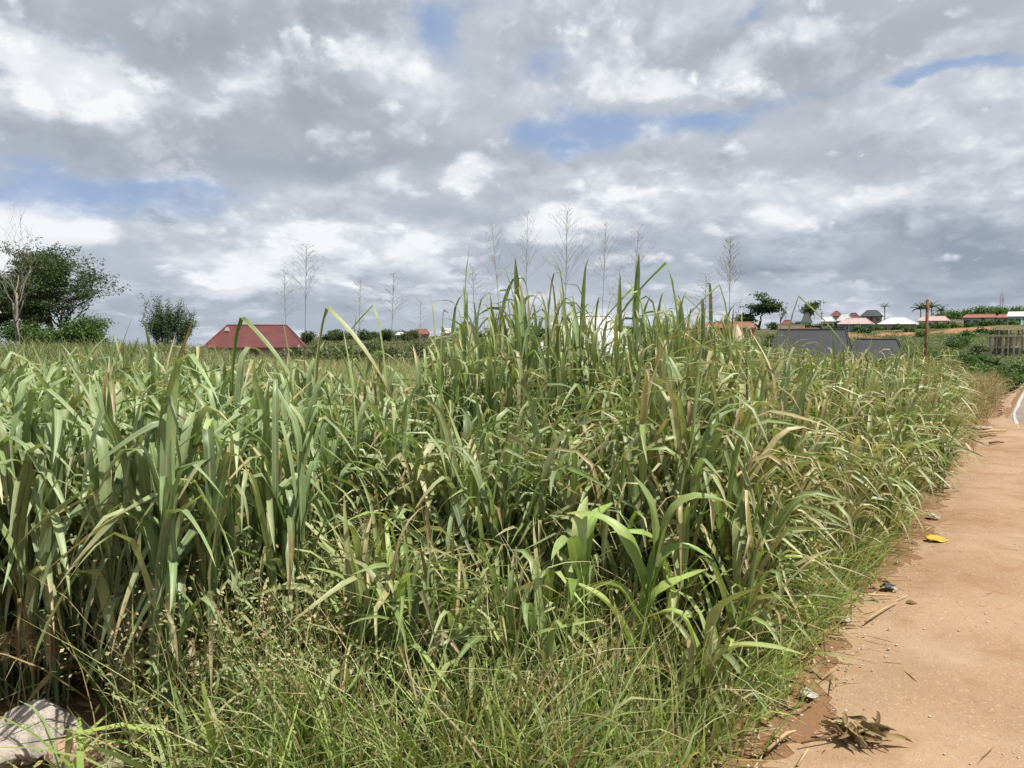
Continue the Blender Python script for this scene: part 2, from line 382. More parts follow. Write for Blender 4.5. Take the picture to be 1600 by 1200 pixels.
def stand(acc, xy, H, K, L, Wd, tilt, fin, t0, tw, pal, wts, lean=(.0, .12), leanaz=None, h0=.08, h1f=1., rad=.006, dryp=.15, drylow=.4,
          azc=None, azs=math.pi, nseg=9, curve=(0, .1), top=True, roll=.5, z=None):
    """A stand of leafy grass shoots: stems with alternating arching leaves."""
    N = len(xy)
    if N == 0: return
    base = np.column_stack([xy, (hgt(xy[:, 0], xy[:, 1]) if z is None else z) - .01])
    la = U(0, 2 * math.pi, N) if leanaz is None else leanaz + rng.normal(0, .7, N)
    pc = mixpal(pal, wts, N)
    Pp = stems(acc, base, la, U(*lean, N), H, rad * U(.7, 1.3, N), pc * .9, curve=U(*curve, N))
    a0 = U(0, 2 * math.pi, N)
    for k in range(K):
        fr = np.clip(h0 + (h1f - h0) * (k + U(0, .8, N)) / K, 0, 1)
        o = along(Pp, fr)
        a = a0 + k * math.pi + rng.normal(0, .5, N)
        if azc is not None: a = azc + rng.normal(0, azs, N)
        c = pc * (1 + rng.normal(0, .10, (N, 1))) 
        pd = dryp + drylow * np.clip(.5 - fr, 0, 1); dry = rng.random(N) < pd
        c[dry] = mixpal([STRAW, BROWN], [2, 1], dry.sum())
        tipd = np.where(rng.random(N) < .38, U(.04, .5, N), -.3)
        tip = mixpal([STRAW, BROWN], [2, 1], N)
        ln, fn = U(*tilt, N), U(*fin, N)
        if top and k == K - 1: ln = ln * .3; fn = fn * np.where(rng.random(N) < .16, U(.05, .4, N), U(.75, 1., N))
        fn = np.where(dry, fn + .3, fn)
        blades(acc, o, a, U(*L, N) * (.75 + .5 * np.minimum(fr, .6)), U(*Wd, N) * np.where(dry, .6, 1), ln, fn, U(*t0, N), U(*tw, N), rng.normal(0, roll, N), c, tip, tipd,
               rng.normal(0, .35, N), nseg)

def leafquads(acc, cen, size, col, aspect=.5, upb=.3):
    """small pointed leaves scattered round the given points"""
    N = len(cen)
    n = rng.normal(size=(N, 3)); n[:, 2] = np.abs(n[:, 2]) + upb; n /= np.linalg.norm(n, axis=1, keepdims=True)
    d = np.cross(n, rng.normal(size=(N, 3))); d /= np.linalg.norm(d, axis=1, keepdims=True); e = np.cross(n, d)
    s = (np.asarray(size) * np.ones(N))[:, None]
    v = np.stack([cen - d * s * .5, cen + e * s * aspect * .5 - d * s * .05 + n * s * .06, cen + d * s * .5, cen - e * s * aspect * .5 - d * s * .05 + n * s * .06], 1)
    cc = np.ones((N, 4, 4)); cc[..., :3] = np.asarray(col)[:, None]
    acc.add(v, np.arange(N * 4).reshape(-1, 4), cc)

# ------------------------------------------------------------------ ground
rr = np.concatenate([[0.], np.geomspace(.6, 60, 90), np.linspace(62, 300, 100), np.geomspace(306, 5000, 50)])
na = 360
an = np.concatenate([np.linspace(-42, 42, 240), np.linspace(44, 316, na - 240)]) * math.pi / 180
gx = (rr[1:, None] * np.sin(an)).ravel(); gy = (rr[1:, None] * np.cos(an)).ravel()
gv = np.column_stack([gx, gy, hgt(gx, gy)])
i = np.arange(len(rr) - 2)[:, None] * na; j = np.arange(na)[None]; j2 = (j + 1) % na
gf = np.stack([i + j, i + na + j, i + na + j2, i + j2], -1).reshape(-1, 4)
gv = np.concatenate([gv, [[0, 0, 0]]]); cidx = len(gv) - 1
gf = np.concatenate([gf, np.stack([np.full(na // 2, cidx), np.arange(0, na, 2), (np.arange(0, na, 2) + 1) % na, (np.arange(0, na, 2) + 2) % na], -1)])
mg = bpy.data.materials.new('earth'); mg.use_nodes = True; k = NT(mg.node_tree); b = k.n['Principled BSDF']
tcn = k.node('ShaderNodeTexCoord'); ob = tcn.outputs['Object']; spn = k.node('ShaderNodeSeparateXYZ'); k.l.new(ob, spn.inputs[0])
gxn, gyn = spn.outputs[0], spn.outputs[1]
soil = k.mix(k.noise(ob, 3, 6, .6), (.17, .09, .045), (.27, .155, .08))
soil = k.mix(k.ss(k.noise(ob, 30, 5, .7), .4, .7), soil, (.19, .12, .07))
grass = k.mix(k.ss(k.noise(ob, .11, 5, .6), .38, .62), (.055, .068, .026), (.115, .105, .05))
grass = k.mix(k.ss(k.noise(ob, .9, 6, .7), .4, .7), grass, (.05, .07, .025))
redsoil = k.mix(k.noise(ob, .5, 6, .6), (.25, .105, .05), (.36, .21, .12))
far = k.ss(gyn, 14, 30)
base = k.mix(far, soil, grass)
ang_ = k.m('DIVIDE', gxn, k.m('MAXIMUM', gyn, 1.))
cut = k.m('MULTIPLY', k.ss(k.m('ADD', gyn, k.m('MULTIPLY', k.noise(ob, .06, 4, .6), 30.)), 205, 211), k.ss(k.m('ADD', gyn, k.m('MULTIPLY', k.noise(ob, .07, 4, .6), 40.)), 226, 236, 1., 0.))
cut = k.m('MULTIPLY', cut, k.ss(ang_, .38, .44)); cut = k.m('MULTIPLY', cut, k.ss(k.noise(ob, .13, 6, .7), .42, .54))
base = k.mix(cut, base, redsoil)
k.put(b.inputs['Base Color'], base); b.inputs['Roughness'].default_value = .95; b.inputs['Specular IOR Level'].default_value = .1
bn = k.node('ShaderNodeBump'); bn.inputs['Strength'].default_value = .5; bn.inputs['Distance'].default_value = .03
k.put(bn.inputs['Height'], k.noise(ob, 25, 6, .7)); k.l.new(bn.outputs[0], b.inputs['Normal'])
tag(build('ground', gv, gf, mg, None, None, True), kind='structure')

# the dirt shoulder and the asphalt it has washed over
def strip(name, q0, q1, t0_, t1_, dz, m, nq=20, step=.12, jag0=0., jag1=0., bumpy=.0):
    ts = np.arange(t0_, t1_, step); n = len(ts)
    e0 = q0(ts) if callable(q0) else np.full(n, q0); e1 = q1(ts) if callable(q1) else np.full(n, q1)
    e0 = e0 + jag0 * ((vnoise(ts * 1.3, ts * 0, 11) - .5) + .6 * (vnoise(ts * 4.1, ts * 0, 12) - .5) + .4 * (vnoise(ts * 11, ts * 0, 15) - .5) + .25 * (vnoise(ts * 24, ts * 0, 16) - .5)); e1 = e1 + jag1 * ((vnoise(ts * 1.1, ts * 0, 13) - .5) + .6 * (vnoise(ts * 4.7, ts * 0, 14) - .5))
    f = np.linspace(0, 1, nq)[None]; q = e0[:, None] * (1 - f) + e1[:, None] * f; T = np.repeat(ts[:, None], nq, 1)
    x = UX * T + UY * q; y = UY * T - UX * q
    z = hgt(x.ravel(), y.ravel()).reshape(x.shape) + dz
    if bumpy: z = z + bumpy * .9 * (vnoise(q * 5.5, T * .25, 23) - .3) * np.minimum(1, np.minimum(f, 1 - f) * 8) + bumpy * (.6 * vnoise(x * 3, y * 3, 21) + .4 * vnoise(x * 9, y * 9, 22)) * np.minimum(1, np.minimum(f, 1 - f) * 8)
    i = np.arange(n - 1)[:, None] * nq + np.arange(nq - 1)[None]
    return tag(build(name, np.stack([x, y, z], -1).reshape(-1, 3), np.stack([i, i + 1, i + nq + 1, i + nq], -1).reshape(-1, 4), m, None, None, True), kind='structure')
md = bpy.data.materials.new('dirt'); md.use_nodes = True; k = NT(md.node_tree); b = k.n['Principled BSDF']
ob = k.node('ShaderNodeTexCoord').outputs['Object']
c = k.mix(k.ss(k.noise(ob, 1.1, 6, .6, .4), .3, .7), (.275, .182, .108), (.33, .225, .14))
c = k.mix(k.m('MULTIPLY', k.ss(k.noise(ob, .45, 5, .6, .5), .50, .72), .7), c, (.225, .125, .06))
c = k.mix(k.ss(k.noise(ob, 60, 4, .7), .54, .70), c, (.42, .30, .19))
c = k.mix(k.m('MULTIPLY', k.ss(k.noise(ob, 22, 5, .7), .55, .75), .7), c, (.19, .105, .055))
vo = k.node('ShaderNodeTexVoronoi'); k.put(vo.inputs['Vector'], ob); vo.inputs['Scale'].default_value = 45
c = k.mix(k.m('MULTIPLY', k.ss(k.noise(ob, 2.6, 6, .65, .6), .50, .66), .45), c, (.23, .125, .062))
c = k.mix(k.m('MULTIPLY', k.ss(k.noise(ob, .8, 4, .6, .4), .55, .7), .5), c, (.40, .29, .195))
c = k.mix(k.m('MULTIPLY', k.ss(vo.outputs[0], .1, .22, 1., 0.), .35), c, k.mix(k.noise(ob, 40, 1), (.2, .13, .08), (.55, .46, .35)))
k.put(b.inputs['Base Color'], c); b.inputs['Roughness'].default_value = .95; b.inputs['Specular IOR Level'].default_value = .12
bn = k.node('ShaderNodeBump'); bn.inputs['Strength'].default_value = .55; bn.inputs['Distance'].default_value = .012
k.put(bn.inputs['Height'], k.m('ADD', k.noise(ob, 8, 8, .7), k.m('MULTIPLY', k.ss(vo.outputs[0], .08, .3, 1., 0.), .35))); k.l.new(bn.outputs[0], b.inputs['Normal'])
ma = mat('asphalt', (.19, .17, .155), .85, .2, .3, 2, .4, 120, col2=(.30, .24, .18))
mw = mat('white_paint', (.50, .47, .42), .7, .3, .35, 9)
strip('asphalt_road', -.62, 6.2, -8, 60, .004, ma, 12, .5)
lq = lambda ts: np.where(ts < 17, -.42 - .14 * sm((ts - 15.5) / 3), -.42 - .14 * sm((ts - 15.5) / 3))
lo = strip('road_edge_line', lambda ts: lq(ts) - .03, lambda ts: lq(ts) + .03, 15.6, 60, .012, mw, 3, .3, .02, .02)
strip('dirt_shoulder', lambda ts: -.86 + 0 * ts, lambda ts: np.where(ts < 13, 1.4, np.interp(ts, [13, 15.2, 16.6, 18, 60], [1.4, .3, -.45, -.72, -.74])), -8, 60, .002, md, 40, .05, .26, .12, .024)

# ------------------------------------------------------------------ scatter helpers
def polar(n, px0, px1, d0, d1, pw=1.0):
    p = U(px0, px1, n); d = (d0 ** pw + (d1 ** pw - d0 ** pw) * rng.random(n)) ** (1 / pw)
    return np.column_stack([(p - 800) / F * d, d])
def across(xy): return road(xy[:, 0], xy[:, 1])[1]
def px_of(xy): return 800 + F * xy[:, 0] / xy[:, 1]
def keep(xy, cond): return xy[cond]
def clear(xy): return keep(xy, ~((px_of(xy) < 215) & (px_of(xy) > -120) & (xy[:, 1] < 3.12) & (rng.random(len(xy)) < .86)))      # nothing grows on the rubble heap
def opening(xy): return keep(xy, ~((px_of(xy) > 850) & (px_of(xy) < 1110) & (xy[:, 1] < 3.55)))      # room for the single broad leaved plants
TOROAD = math.atan2(UY, -UX)               # compass heading that faces the road

exec_parts = []
# ------------------------------------------------------------------ grass: broad blue-green leaves on the left
acc = Acc()
xy = polar(1900, -230, 660, 2.65, 9.0, 1.05); q = across(xy)
cl = vnoise(xy[:, 0] * 1.1 + 5, xy[:, 1] * 1.1, 31); dth = 1 - sm((px_of(xy) - 420) / 140) * .88
xy = keep(xy, (q < -2.45) & (xy[:, 1] > np.interp(px_of(xy), [-100, 150, 215, 330, 440, 640], [3.05, 3.05, 2.72, 2.9, 3.2, 3.7])) & (rng.random(len(xy)) < (.35 + .9 * cl) * dth))
N = len(xy); dd = xy[:, 1]
stand(acc, xy, U(.60, .98, N) * (1 - .10 * sm((dd - 6) / 3)), 8, (.50, .90), (.027, .050), (.03, .20), (2.4, 3.15), (.38, .70), (.06, .28), [GLAUC, MIDG], [5, 1],
      lean=(0, .10), rad=.010, dryp=.05, drylow=.35, nseg=12, h0=.10, h1f=1.0, roll=.3)
tag(acc.build('tall_grass', M_BLADE), 'broad blue green grass leaves standing thick and folding over at their tips', 'grass', kind='stuff')
# ------------------------------------------------------------------ grass: tall canes in the middle
acc = Acc()
xy = polar(1250, 670, 1260, 5.0, 9.0, 1.2); q = across(xy); p_ = px_of(xy)
cl = vnoise(xy[:, 0] * 1.3, xy[:, 1] * 1.3 + 9, 33)
xy = keep(xy, (q < -2.3) & (rng.random(len(xy)) < (.35 + .8 * cl) * np.where((p_ > 830) & (p_ < 1010), .42, 1))); p_ = px_of(xy)
N = len(xy)
Ht = np.interp(p_, [650, 720, 830, 1000, 1120, 1200, 1260], [1.0, 1.35, 1.55, 1.62, 1.5, 1.25, 1.0]) * np.where(rng.random(N) < .30, U(.92, 1.10, N), U(.62, .92, N))
stand(acc, xy, Ht, 8, (.40, .70), (.022, .044), (.05, .28), (1.6, 3.1), (.48, .85), (.06, .35), [GLAUC, MIDG, YELG], [3, 3, 1.2], lean=(0, .07), rad=.010, dryp=.10, drylow=.7, nseg=9)
xy = opening(polar(760, 600, 1200, 3.3, 6.2)); xy = keep(xy, (across(xy) < -1.6) & (xy[:, 1] > np.interp(px_of(xy), [600, 760, 900], [3.9, 3.6, 3.3]))); N = len(xy)
stand(acc, xy, U(.40, .78, N) * (.75 + .25 * sm((xy[:, 1] - 3.4) / 1.6)), 8, (.5, .9), (.026, .050), (.05, .30), (1.6, 3.0), (.48, .82), (.1, .4), [GLAUC, MIDG, YELG], [3, 3, 1], rad=.008, dryp=.10, drylow=.3, nseg=10)
xy = opening(polar(700, 540, 1260, 2.85, 4.6)); q = across(xy); xy = keep(xy, (q < -1.05) & (q > -3.4) & (rng.random(len(xy)) < -.1 + 1.5 * vnoise(xy[:, 0] * 2.2, xy[:, 1] * 2.2, 49))); N = len(xy)
stand(acc, xy, U(.18, .42, N) * np.interp(across(xy), [-2.4, -1.3], [1.2, .8]), 6, (.35, .7), (.016, .042), (.10, .6), (1.0, 2.8), (.35, .7), (.1, .6), [GLAUC, MIDG, YELG, FRESH], [2, 3, 2, 2], rad=.005, dryp=.12, drylow=.4, nseg=10)
tag(acc.build('cane_grass', M_BLADE), 'tall upright cane grass with narrow leaves in the middle of the field', 'grass', kind='stuff')

# ------------------------------------------------------------------ grass: arching towards the road on the right
acc = Acc()
xy = opening(polar(3600, 960, 1495, 3.0, 15, .85)); q = -across(xy); tt = road(xy[:, 0], xy[:, 1])[0]
lim = .98 + .38 * (vnoise(tt * .9, tt * 0, 41) - .4)
okk = (q > lim) & (q < 5.5) & (rng.random(len(xy)) < .30 + .75 * vnoise(xy[:, 0] * 1.4, xy[:, 1] * 1.4, 35)); xy, q, tt = xy[okk], q[okk], tt[okk]
N = len(xy); p_ = px_of(xy)
Ht = (.48 + .46 * sm((q - .95) / .7)) * U(.75, 1.15, N) * np.interp(p_, [1000, 1230, 1330, 1400, 1460, 1520], [1.15, 1.02, .93, .90, .84, .75])
stand(acc, xy, Ht, 8, (.40, .78), (.022, .046), (.12, .62), (1.6, 3.0), (.36, .78), (.10, .5), [MIDG, YELG, GLAUC, STRAW], [3, 3, 2.2, .8], lean=(.02, .22), leanaz=TOROAD,
      rad=.007, dryp=.18, drylow=.6, azc=TOROAD, azs=1.8, nseg=9)
tag(acc.build('roadside_grass', M_BLADE), 'long arching grass leaning out over the edge of the dirt road', 'grass', kind='stuff')

# ------------------------------------------------------------------ fine grass and straw in the foreground
def tufts(acc, xy, per, L, Wd, tilt, fin, pal, wts, spread=.07, nseg=6, dry=.1, bias=None):
    xy = clear(xy); n = len(xy) * per; c = np.repeat(xy, per, 0) + rng.normal(0, spread, (n, 2))
    base = np.column_stack([c, hgt(c[:, 0], c[:, 1]) - .005])
    a = U(0, 2 * math.pi, n) if bias is None else bias + rng.normal(0, 1.1, n)
    col = mixpal(pal, wts, n); sc = np.repeat(U(.65, 1.25, len(xy)), per)
    tipd = np.where(rng.random(n) < .2, U(.1, .5, n), -.3)
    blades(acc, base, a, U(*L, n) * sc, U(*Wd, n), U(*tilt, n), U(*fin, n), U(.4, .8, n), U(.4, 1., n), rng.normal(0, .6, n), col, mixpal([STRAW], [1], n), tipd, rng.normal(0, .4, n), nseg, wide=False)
acc = Acc()
xy = polar(2300, 60, 1260, 2.3, 4.6, 1.); xy = keep(xy, rng.random(len(xy)) < np.interp(px_of(xy), [200, 330, 430, 760, 900, 1000], [.25, .3, 1, 1, .6, .6])); q = across(xy); tt = road(xy[:, 0], xy[:, 1])[0]
lim = -.93 - .22 * vnoise(tt * 1.3, tt * 0, 43)
xy = keep(xy, (q < lim) & (q > -3.0) & (rng.random(len(xy)) < -.1 + 1.5 * vnoise(xy[:, 0] * 2.6, xy[:, 1] * 2.6, 45)))
tufts(acc, xy, 13, (.22, .62), (.004, .010), (.05, .8), (.3, 1.7), [FRESH, MIDG, YELG, STRAW], [4, 3, 2.4, 1.2])
xy = polar(420, 60, 1180, 2.35, 4.6, 1.); q = across(xy); xy = keep(xy, (q < -1.2) & (q > -3.2))
tufts(acc, xy, 6, (.25, .55), (.012, .026), (.05, .8), (.8, 2.4), [FRESH, MIDG, GLAUC, YELG, STRAW], [3, 3, 2, 2, 1])
xy = polar(700, 1090, 1420, 2.9, 8.5, 1.); q = across(xy); xy = keep(xy, (q < -.98) & (q > -1.9))
tufts(acc, xy, 16, (.18, .42), (.004, .011), (.10, .8), (.8, 2.2), [FRESH, MIDG, YELG, STRAW], [4, 3, 2, .7], bias=TOROAD)
tag(acc.build('short_grass', M_FINE), 'short bright green fine grass along the front of the field', 'grass', kind='stuff')

acc = Acc()          # straw stalks lying and leaning through the front of the grass
xy = polar(1250, -100, 1150, 2.5, 5.0); xy = keep(xy, (across(xy) < -1.3) & (rng.random(len(xy)) < .3 + .8 * vnoise(xy[:, 0] * 1.5 + 3, xy[:, 1] * 1.5, 47)))
tufts(acc, xy, 7, (.35, .9), (.004, .009), (.1, 1.2), (.4, 1.8), [STRAW, YELG, MIDG], [2.4, 4, 2], .10, 6)
xy = polar(520, 1150, 1480, 4.5, 14); q = across(xy); xy = keep(xy, (q < -1.15) & (q > -3.2))
tufts(acc, xy, 9, (.3, .75), (.004, .012), (.2, 1.2), (.8, 2.2), [STRAW, BROWN, YELG], [4, 2, 1.5], .10, 6, bias=TOROAD)
xy = polar(420, 500, 1200, 5, 9); xy = keep(xy, across(xy) < -2.4)
tufts(acc, xy, 7, (.5, 1.25), (.004, .010), (.1, .7), (.6, 2.2), [STRAW, BROWN, YELG], [4, 2, 2], .10, 7)
tag(acc.build('straw', M_DRY), 'dry straw stalks crossing through the green grass', 'dry grass', kind='stuff')

acc = Acc()          # dry brown grass at the end of the verge
xy = polar(1000, 1440, 1600, 9.0, 23, .8); q = across(xy); xy = keep(xy, (q < -1.15) & (q > -4.2))
tufts(acc, xy, 22, (.4, .85), (.006, .014), (.05, .7), (.6, 2.2), [STRAW, BROWN, YELG], [3.2, 2.5, .8], .12, 6)
tag(acc.build('dry_grass', M_DRY), 'dry tan grass at the far end of the road verge', 'dry grass', kind='stuff')

# ------------------------------------------------------------------ the field behind: thin yellow-green grass, weeds
acc = Acc()
xy = polar(3600, 380, 800, 5.5, 22, .7); xy = keep(xy, (across(xy) < -3.5)); 
tufts(acc, xy, 12, (.5, 1.05), (.006, .015), (.02, .45), (.3, 2.0), [YELG, MIDG, STRAW, GLAUC], [4, 3, 2.0, 1], .10, 6)
xy = polar(3800, -200, 520, 9, 50, .6)
tufts(acc, xy, 12, (.4, .85), (.010, .024), (.05, .6), (.5, 2.2), [FIELDG, YELG, GLAUC, STRAW], [6, 1.2, .8, .8], .22, 5)
xy = polar(2600, 460, 1480, 15, 60, .6); xy = keep(xy, across(xy) < -3.6)
tufts(acc, xy, 12, (.5, 1.0), (.010, .024), (.05, .6), (.5, 2.2), [YELG, STRAW, BROWN, FIELDG], [2, 2.4, 2, 3.5], .22, 5)
tag(acc.build('field_grass', M_FINE), 'rough yellow green grass filling the field behind the tall front growth', 'grass', kind='stuff')

acc = Acc()          # small leafy weeds among the front grass
xy = clear(polar(150, 180, 520, 2.6, 4.2)); xy = keep(xy, across(xy) < -2.0); N = len(xy)
xy2 = polar(300, 380, 1200, 4.5, 10); xy2 = keep(xy2, across(xy2) < -2.2); xy = np.concatenate([xy, xy2]); N = len(xy)
base = np.column_stack([xy, hgt(xy[:, 0], xy[:, 1])]); rep = 3
base = np.repeat(base, rep, 0); N = len(base)
Pp = stems(acc, base, U(0, 6.28, N), U(.05, .5, N), U(.3, .8, N), .003, mixpal([BROWN, YELG], [1, 2], N), curve=U(0, .4, N))
cen = []; 
for kk in range(20): cen.append(along(Pp, U(.2, 1, N)) + rng.normal(0, .045, (N, 3)))
cen = np.concatenate(cen); leafquads(acc, cen, U(.016, .045, len(cen)), mixpal([MIDG, YELG, GLAUC, STRAW, BROWN], [4, 2.4, 2, 1.2, .4], len(cen)), .32)
hd = []
for kk in range(12): hd.append(along(Pp, U(.75, 1, N)) + rng.normal(0, .03, (N, 3)))
hd = np.concatenate(hd); leafquads(acc, hd, U(.008, .02, len(hd)), mixpal([STRAW, BROWN], [2, 1], len(hd)), .6)
tag(acc.build('leafy_weeds', M_LEAF), 'small leafy weeds and seed heads tangled among the grass stems', 'weeds', kind='stuff')

acc = Acc()          # dead leaves and chaff lying under the grass
xy = polar(5200, -100, 1480, 2.4, 13, .8); q = across(xy); xy = keep(xy, (q < -.80)); N = len(xy)
cen = np.column_stack([xy, hgt(xy[:, 0], xy[:, 1]) + U(.006, .03, N)])
leafquads(acc, cen, U(.03, .12, N), mixpal([STRAW, BROWN], [1.4, 1], N), .22, 3.)
tag(acc.build('leaf_litter', M_DRY), 'dead leaf scraps strewn on the bare soil under the grass', 'litter', kind='stuff')

acc = Acc(); n_ = 34; pxs = np.where(np.arange(n_) < 16, U(840, 1010, n_), U(80, 1100, n_)); dd = U(3.0, 3.6, n_); xx = (pxs - 800) / F * dd
o = np.column_stack([xx, dd, U(.10, .32, n_)]); blades(acc, o, U(0, 6.28, n_), U(.25, .5, n_), U(.025, .055, n_), U(.6, 1.4, n_), U(2.2, 3.0, n_), U(.2, .5, n_), U(.2, .6, n_), rng.normal(0, .8, n_), mixpal([STRAW, BROWN], [3, 1], n_), None, None, rng.normal(0, .5, n_), 12, fold=.4)
tag(acc.build('withered_leaves', M_DRY), 'withered straw coloured broad leaves hanging low in the front grass', 'dead leaves', kind='stuff')
# ------------------------------------------------------------------ single plants that stand out of the field
def maize(px, py, d, H, K, W0, label, lean=.06, laz=0., fresh=.8, seed=1):
    global rng
    keepr = rng; rng = np.random.default_rng(seed)
    x, y = at(px, py, d).x, d
    root = empty('broad_leaf_plant', (x, y, h1(x, y)), label, 'plant', 'broad leaved plants at the front of the field')
    a = Acc(); base = np.zeros((1, 3)); pc = pick(FRESH if fresh > .5 else MIDG, 1, .05)
    Pp = stems(a, base - [[0, 0, .02]], [laz], [lean], [H], .013, pc, 6, 7, .1)
    a.build('stem', M_BLADE, root)
    a0 = rng.random() * 6.28
    for kk in range(K):
        fr = np.array([.12 + .88 * kk / (K - 1)]); a = Acc(); last = kk == K - 1
        c = mixpal([FRESH, MIDG], [3, 1], 1)
        dry = kk < 2
        if dry: c = pick(STRAW, 1)
        blades(a, along(Pp, fr), [a0 + kk * math.pi + rng.normal(0, .45)], [U(.38, .62) * (1 - .25 * last)], [W0 * U(.8, 1.1) * (.6 if dry else 1)], [U(.15, .45) * (.3 if last else 1)],
               [U(1.0, 2.4) * (.5 if last else 1) + .8 * dry], [U(.4, .65)], [U(.25, .6)], [rng.normal(0, .35)], c, pick(STRAW, 1), [.15 if rng.random() < .4 else -.3], [rng.normal(0, .3)], 14, fold=.3)
        lo_ = a.build('leaf', M_BLADE, root)
        if dry: lo_['label'] = 'withered straw coloured leaf'
    rng = keepr
maize(905, 1150, 3.15, .66, 8, .080, 'tall fresh green broad leaved plant left of the other bright green plants in front', .03, 0, seed=3)
maize(985, 1150, 3.1, .68, 9, .085, 'broad leaved plant with a long bright blade slanting up in the front centre', .10, 1.4, seed=8)
maize(1075, 1185, 2.95, .34, 5, .066, 'small low broad leaved plant nearest the dirt road edge', .2, 1.6, seed=13)
maize(1035, 1120, 3.3, .60, 8, .055, 'broad leaved plant with pale arching leaves just behind the slanting blade', .12, 1.2, seed=21)
maize(745, 1050, 3.9, .50, 7, .05, 'dark green upright broad leaved plant left of the front bright group', .03, 0, .3, seed=34)

def panicle(px, ptop, pmid, d, label, spread=.30, dens=26, droop=0., seed=1, colr=(.20, .15, .085), lean=0., thick=1.):
    """A thin stalk that ends in a wide airy seed head."""
    global rng
    keepr = rng; rng = np.random.default_rng(seed)
    x, y = at(px, ptop, d).x, d; z0 = h1(x, y); zt = at(px, ptop, d).z; H = zt - z0; hl = at(px, ptop, d).z - at(px, pmid, d).z
    root = empty('panicle_stalk', (x - lean * H, y, z0), label, 'grass stalk', 'airy seed heads above the grass')
    a = Acc(); Pp = stems(a, np.zeros((1, 3)), [math.pi / 2], [math.atan(lean)], [H], .0036, np.array([colr]) * .9, 9, 5, .02); a.build('stalk', M_DRY, root)
    a = Acc(); n = int(dens * 1.4); fr = 1 - hl / H * (1 - np.linspace(0, 1, n) ** 1.1)
    o = along(np.repeat(Pp, n, 0), fr); az_ = np.arange(n) * 2.4 + rng.normal(0, .3, n); tl = 1 - (fr - fr[0]) / (1 - fr[0] + 1e-6)
    Lb = 1.2 * spread * (.2 + .8 * tl) * np.where(rng.random(n) < .25, U(.2, .5, n), U(.55, 1.15, n)); c = np.repeat(np.array([colr]), n, 0) * U(.8, 1.3, n, 1)
    B = stems(a, o, az_, U(.45, .85, n), Lb, .0009 * thick, c, 6, 3, droop)
    m = 5; f2 = np.tile(np.linspace(.3, .9, m), n); o2 = along(np.repeat(B, m, 0), f2); nb = n * m
    B2 = stems(a, o2, np.repeat(az_, m) + rng.normal(0, 1.0, nb), U(.3, 1.1, nb), np.repeat(Lb, m) * U(.15, .35, nb), 0.0007 * thick, np.repeat(c, m, 0), 3, 3, droop)
    tips = np.concatenate([along(B2, np.ones(nb)), along(B2, np.full(nb, .6))]); kp = rng.random(len(tips)) < .55; tips = tips[kp]; 
    leafquads(a, tips, U(.005, .010, len(tips)), pick(BROWN, len(tips)), .6)
    a.build('seed_head', M_DRY, root)
    rng = keepr
PAN = [(882, 330, 450, 6.2, 'tallest airy seed head against the sky above the middle of the field', .34, 30, .1),
       (820, 338, 440, 6.6, 'airy seed head just left of the tallest stalk', .30, 26, .1),
       (765, 352, 450, 6.9, 'faint airy seed head on a slanting stalk left of the middle pair', .30, 22, .1),
       (943, 350, 440, 6.6, 'airy seed head just right of the tallest stalk', .26, 24, .0),
       (994, 362, 430, 6.9, 'short airy seed head right of the middle stalks', .24, 20, .1),
       (1137, 374, 455, 5.6, 'dark beaded seed head standing alone near the far umbrella tree', .20, 34, .0),
       (475, 384, 470, 5.8, 'lone tall seed stalk standing right of the maroon roof', .26, 22, .5),
       (440, 420, 500, 6.4, 'wispy seed head above the right end of the maroon roof', .24, 20, .6),
       (612, 428, 500, 6.4, 'tall wispy seed stalk midway between the maroon roof and the canes', .20, 20, .3),
       (560, 440, 520, 7.0, 'wispy pale seed head left of the midway stalk', .24, 20, .4),
       (735, 420, 500, 6.8, 'pale bushy seed head at the left edge of the tall canes', .30, 26, .3),
       (1100, 430, 500, 6.0, 'greenish bushy seed head beside the dark beaded one', .20, 30, .5),
       (965, 420, 500, 6.4, 'drooping tan seed tassel among the cane tops', .22, 26, 1.2),
       (655, 470, 540, 7.6, 'small wispy seed head near the small red far roof', .2, 18, .3)]
for n_, (px, a_, b_, d_, lb, spd, dn, dr) in enumerate(PAN): panicle(px, a_, b_, d_, lb, spd, dn, dr + (.6 if n_ > 6 else .15), seed=100 + n_, colr=(.20, .15, .085) if n_ in (0, 5, 6, 8) else (.38, .32, .22), lean=[0, 0, -.10, .02, .05, -.02, .02, -.03, .03, .02, -.05, .0, .04, .02][n_])

TAS = [(92, 838, 900, 3.3, 'drooping pale seed tassel among the broad leaves at the far left front', .20, 34, 2.2, (.40, .33, .19), .10),
       (22, 985, 1040, 3.0, 'drooping tan seed tassel at the left frame edge above the rubble', .20, 30, 2.2, (.36, .28, .16), -.12),
       (158, 815, 905, 3.25, 'upright buff seed plume left of the brown weeds', .07, 46, .6, (.42, .34, .21), .03),
       (182, 980, 1060, 2.95, 'slanting buff seed plume low at the left front', .07, 40, .8, (.42, .34, .21), -.08),
       (600, 672, 760, 4.6, 'nodding greenish seed tassel in the gap left of the tall canes', .24, 34, 2.0, (.30, .30, .15), .05),
       (560, 800, 880, 3.7, 'pale nodding seed tassel over the straw left of centre', .22, 34, 2.0, (.40, .35, .2), -.06),
       (720, 860, 950, 3.5, 'purplish brown seed plume in front of the canes', .07, 40, .5, (.20, .13, .10), .04),
       (1262, 735, 800, 5.3, 'purplish seed plume among the roadside grass', .10, 40, .6, (.21, .13, .10), .16),
       (1120, 600, 680, 5.3, 'bright yellow green seed tassel on the right side of the canes', .24, 40, 1.6, (.34, .36, .12), .03)]
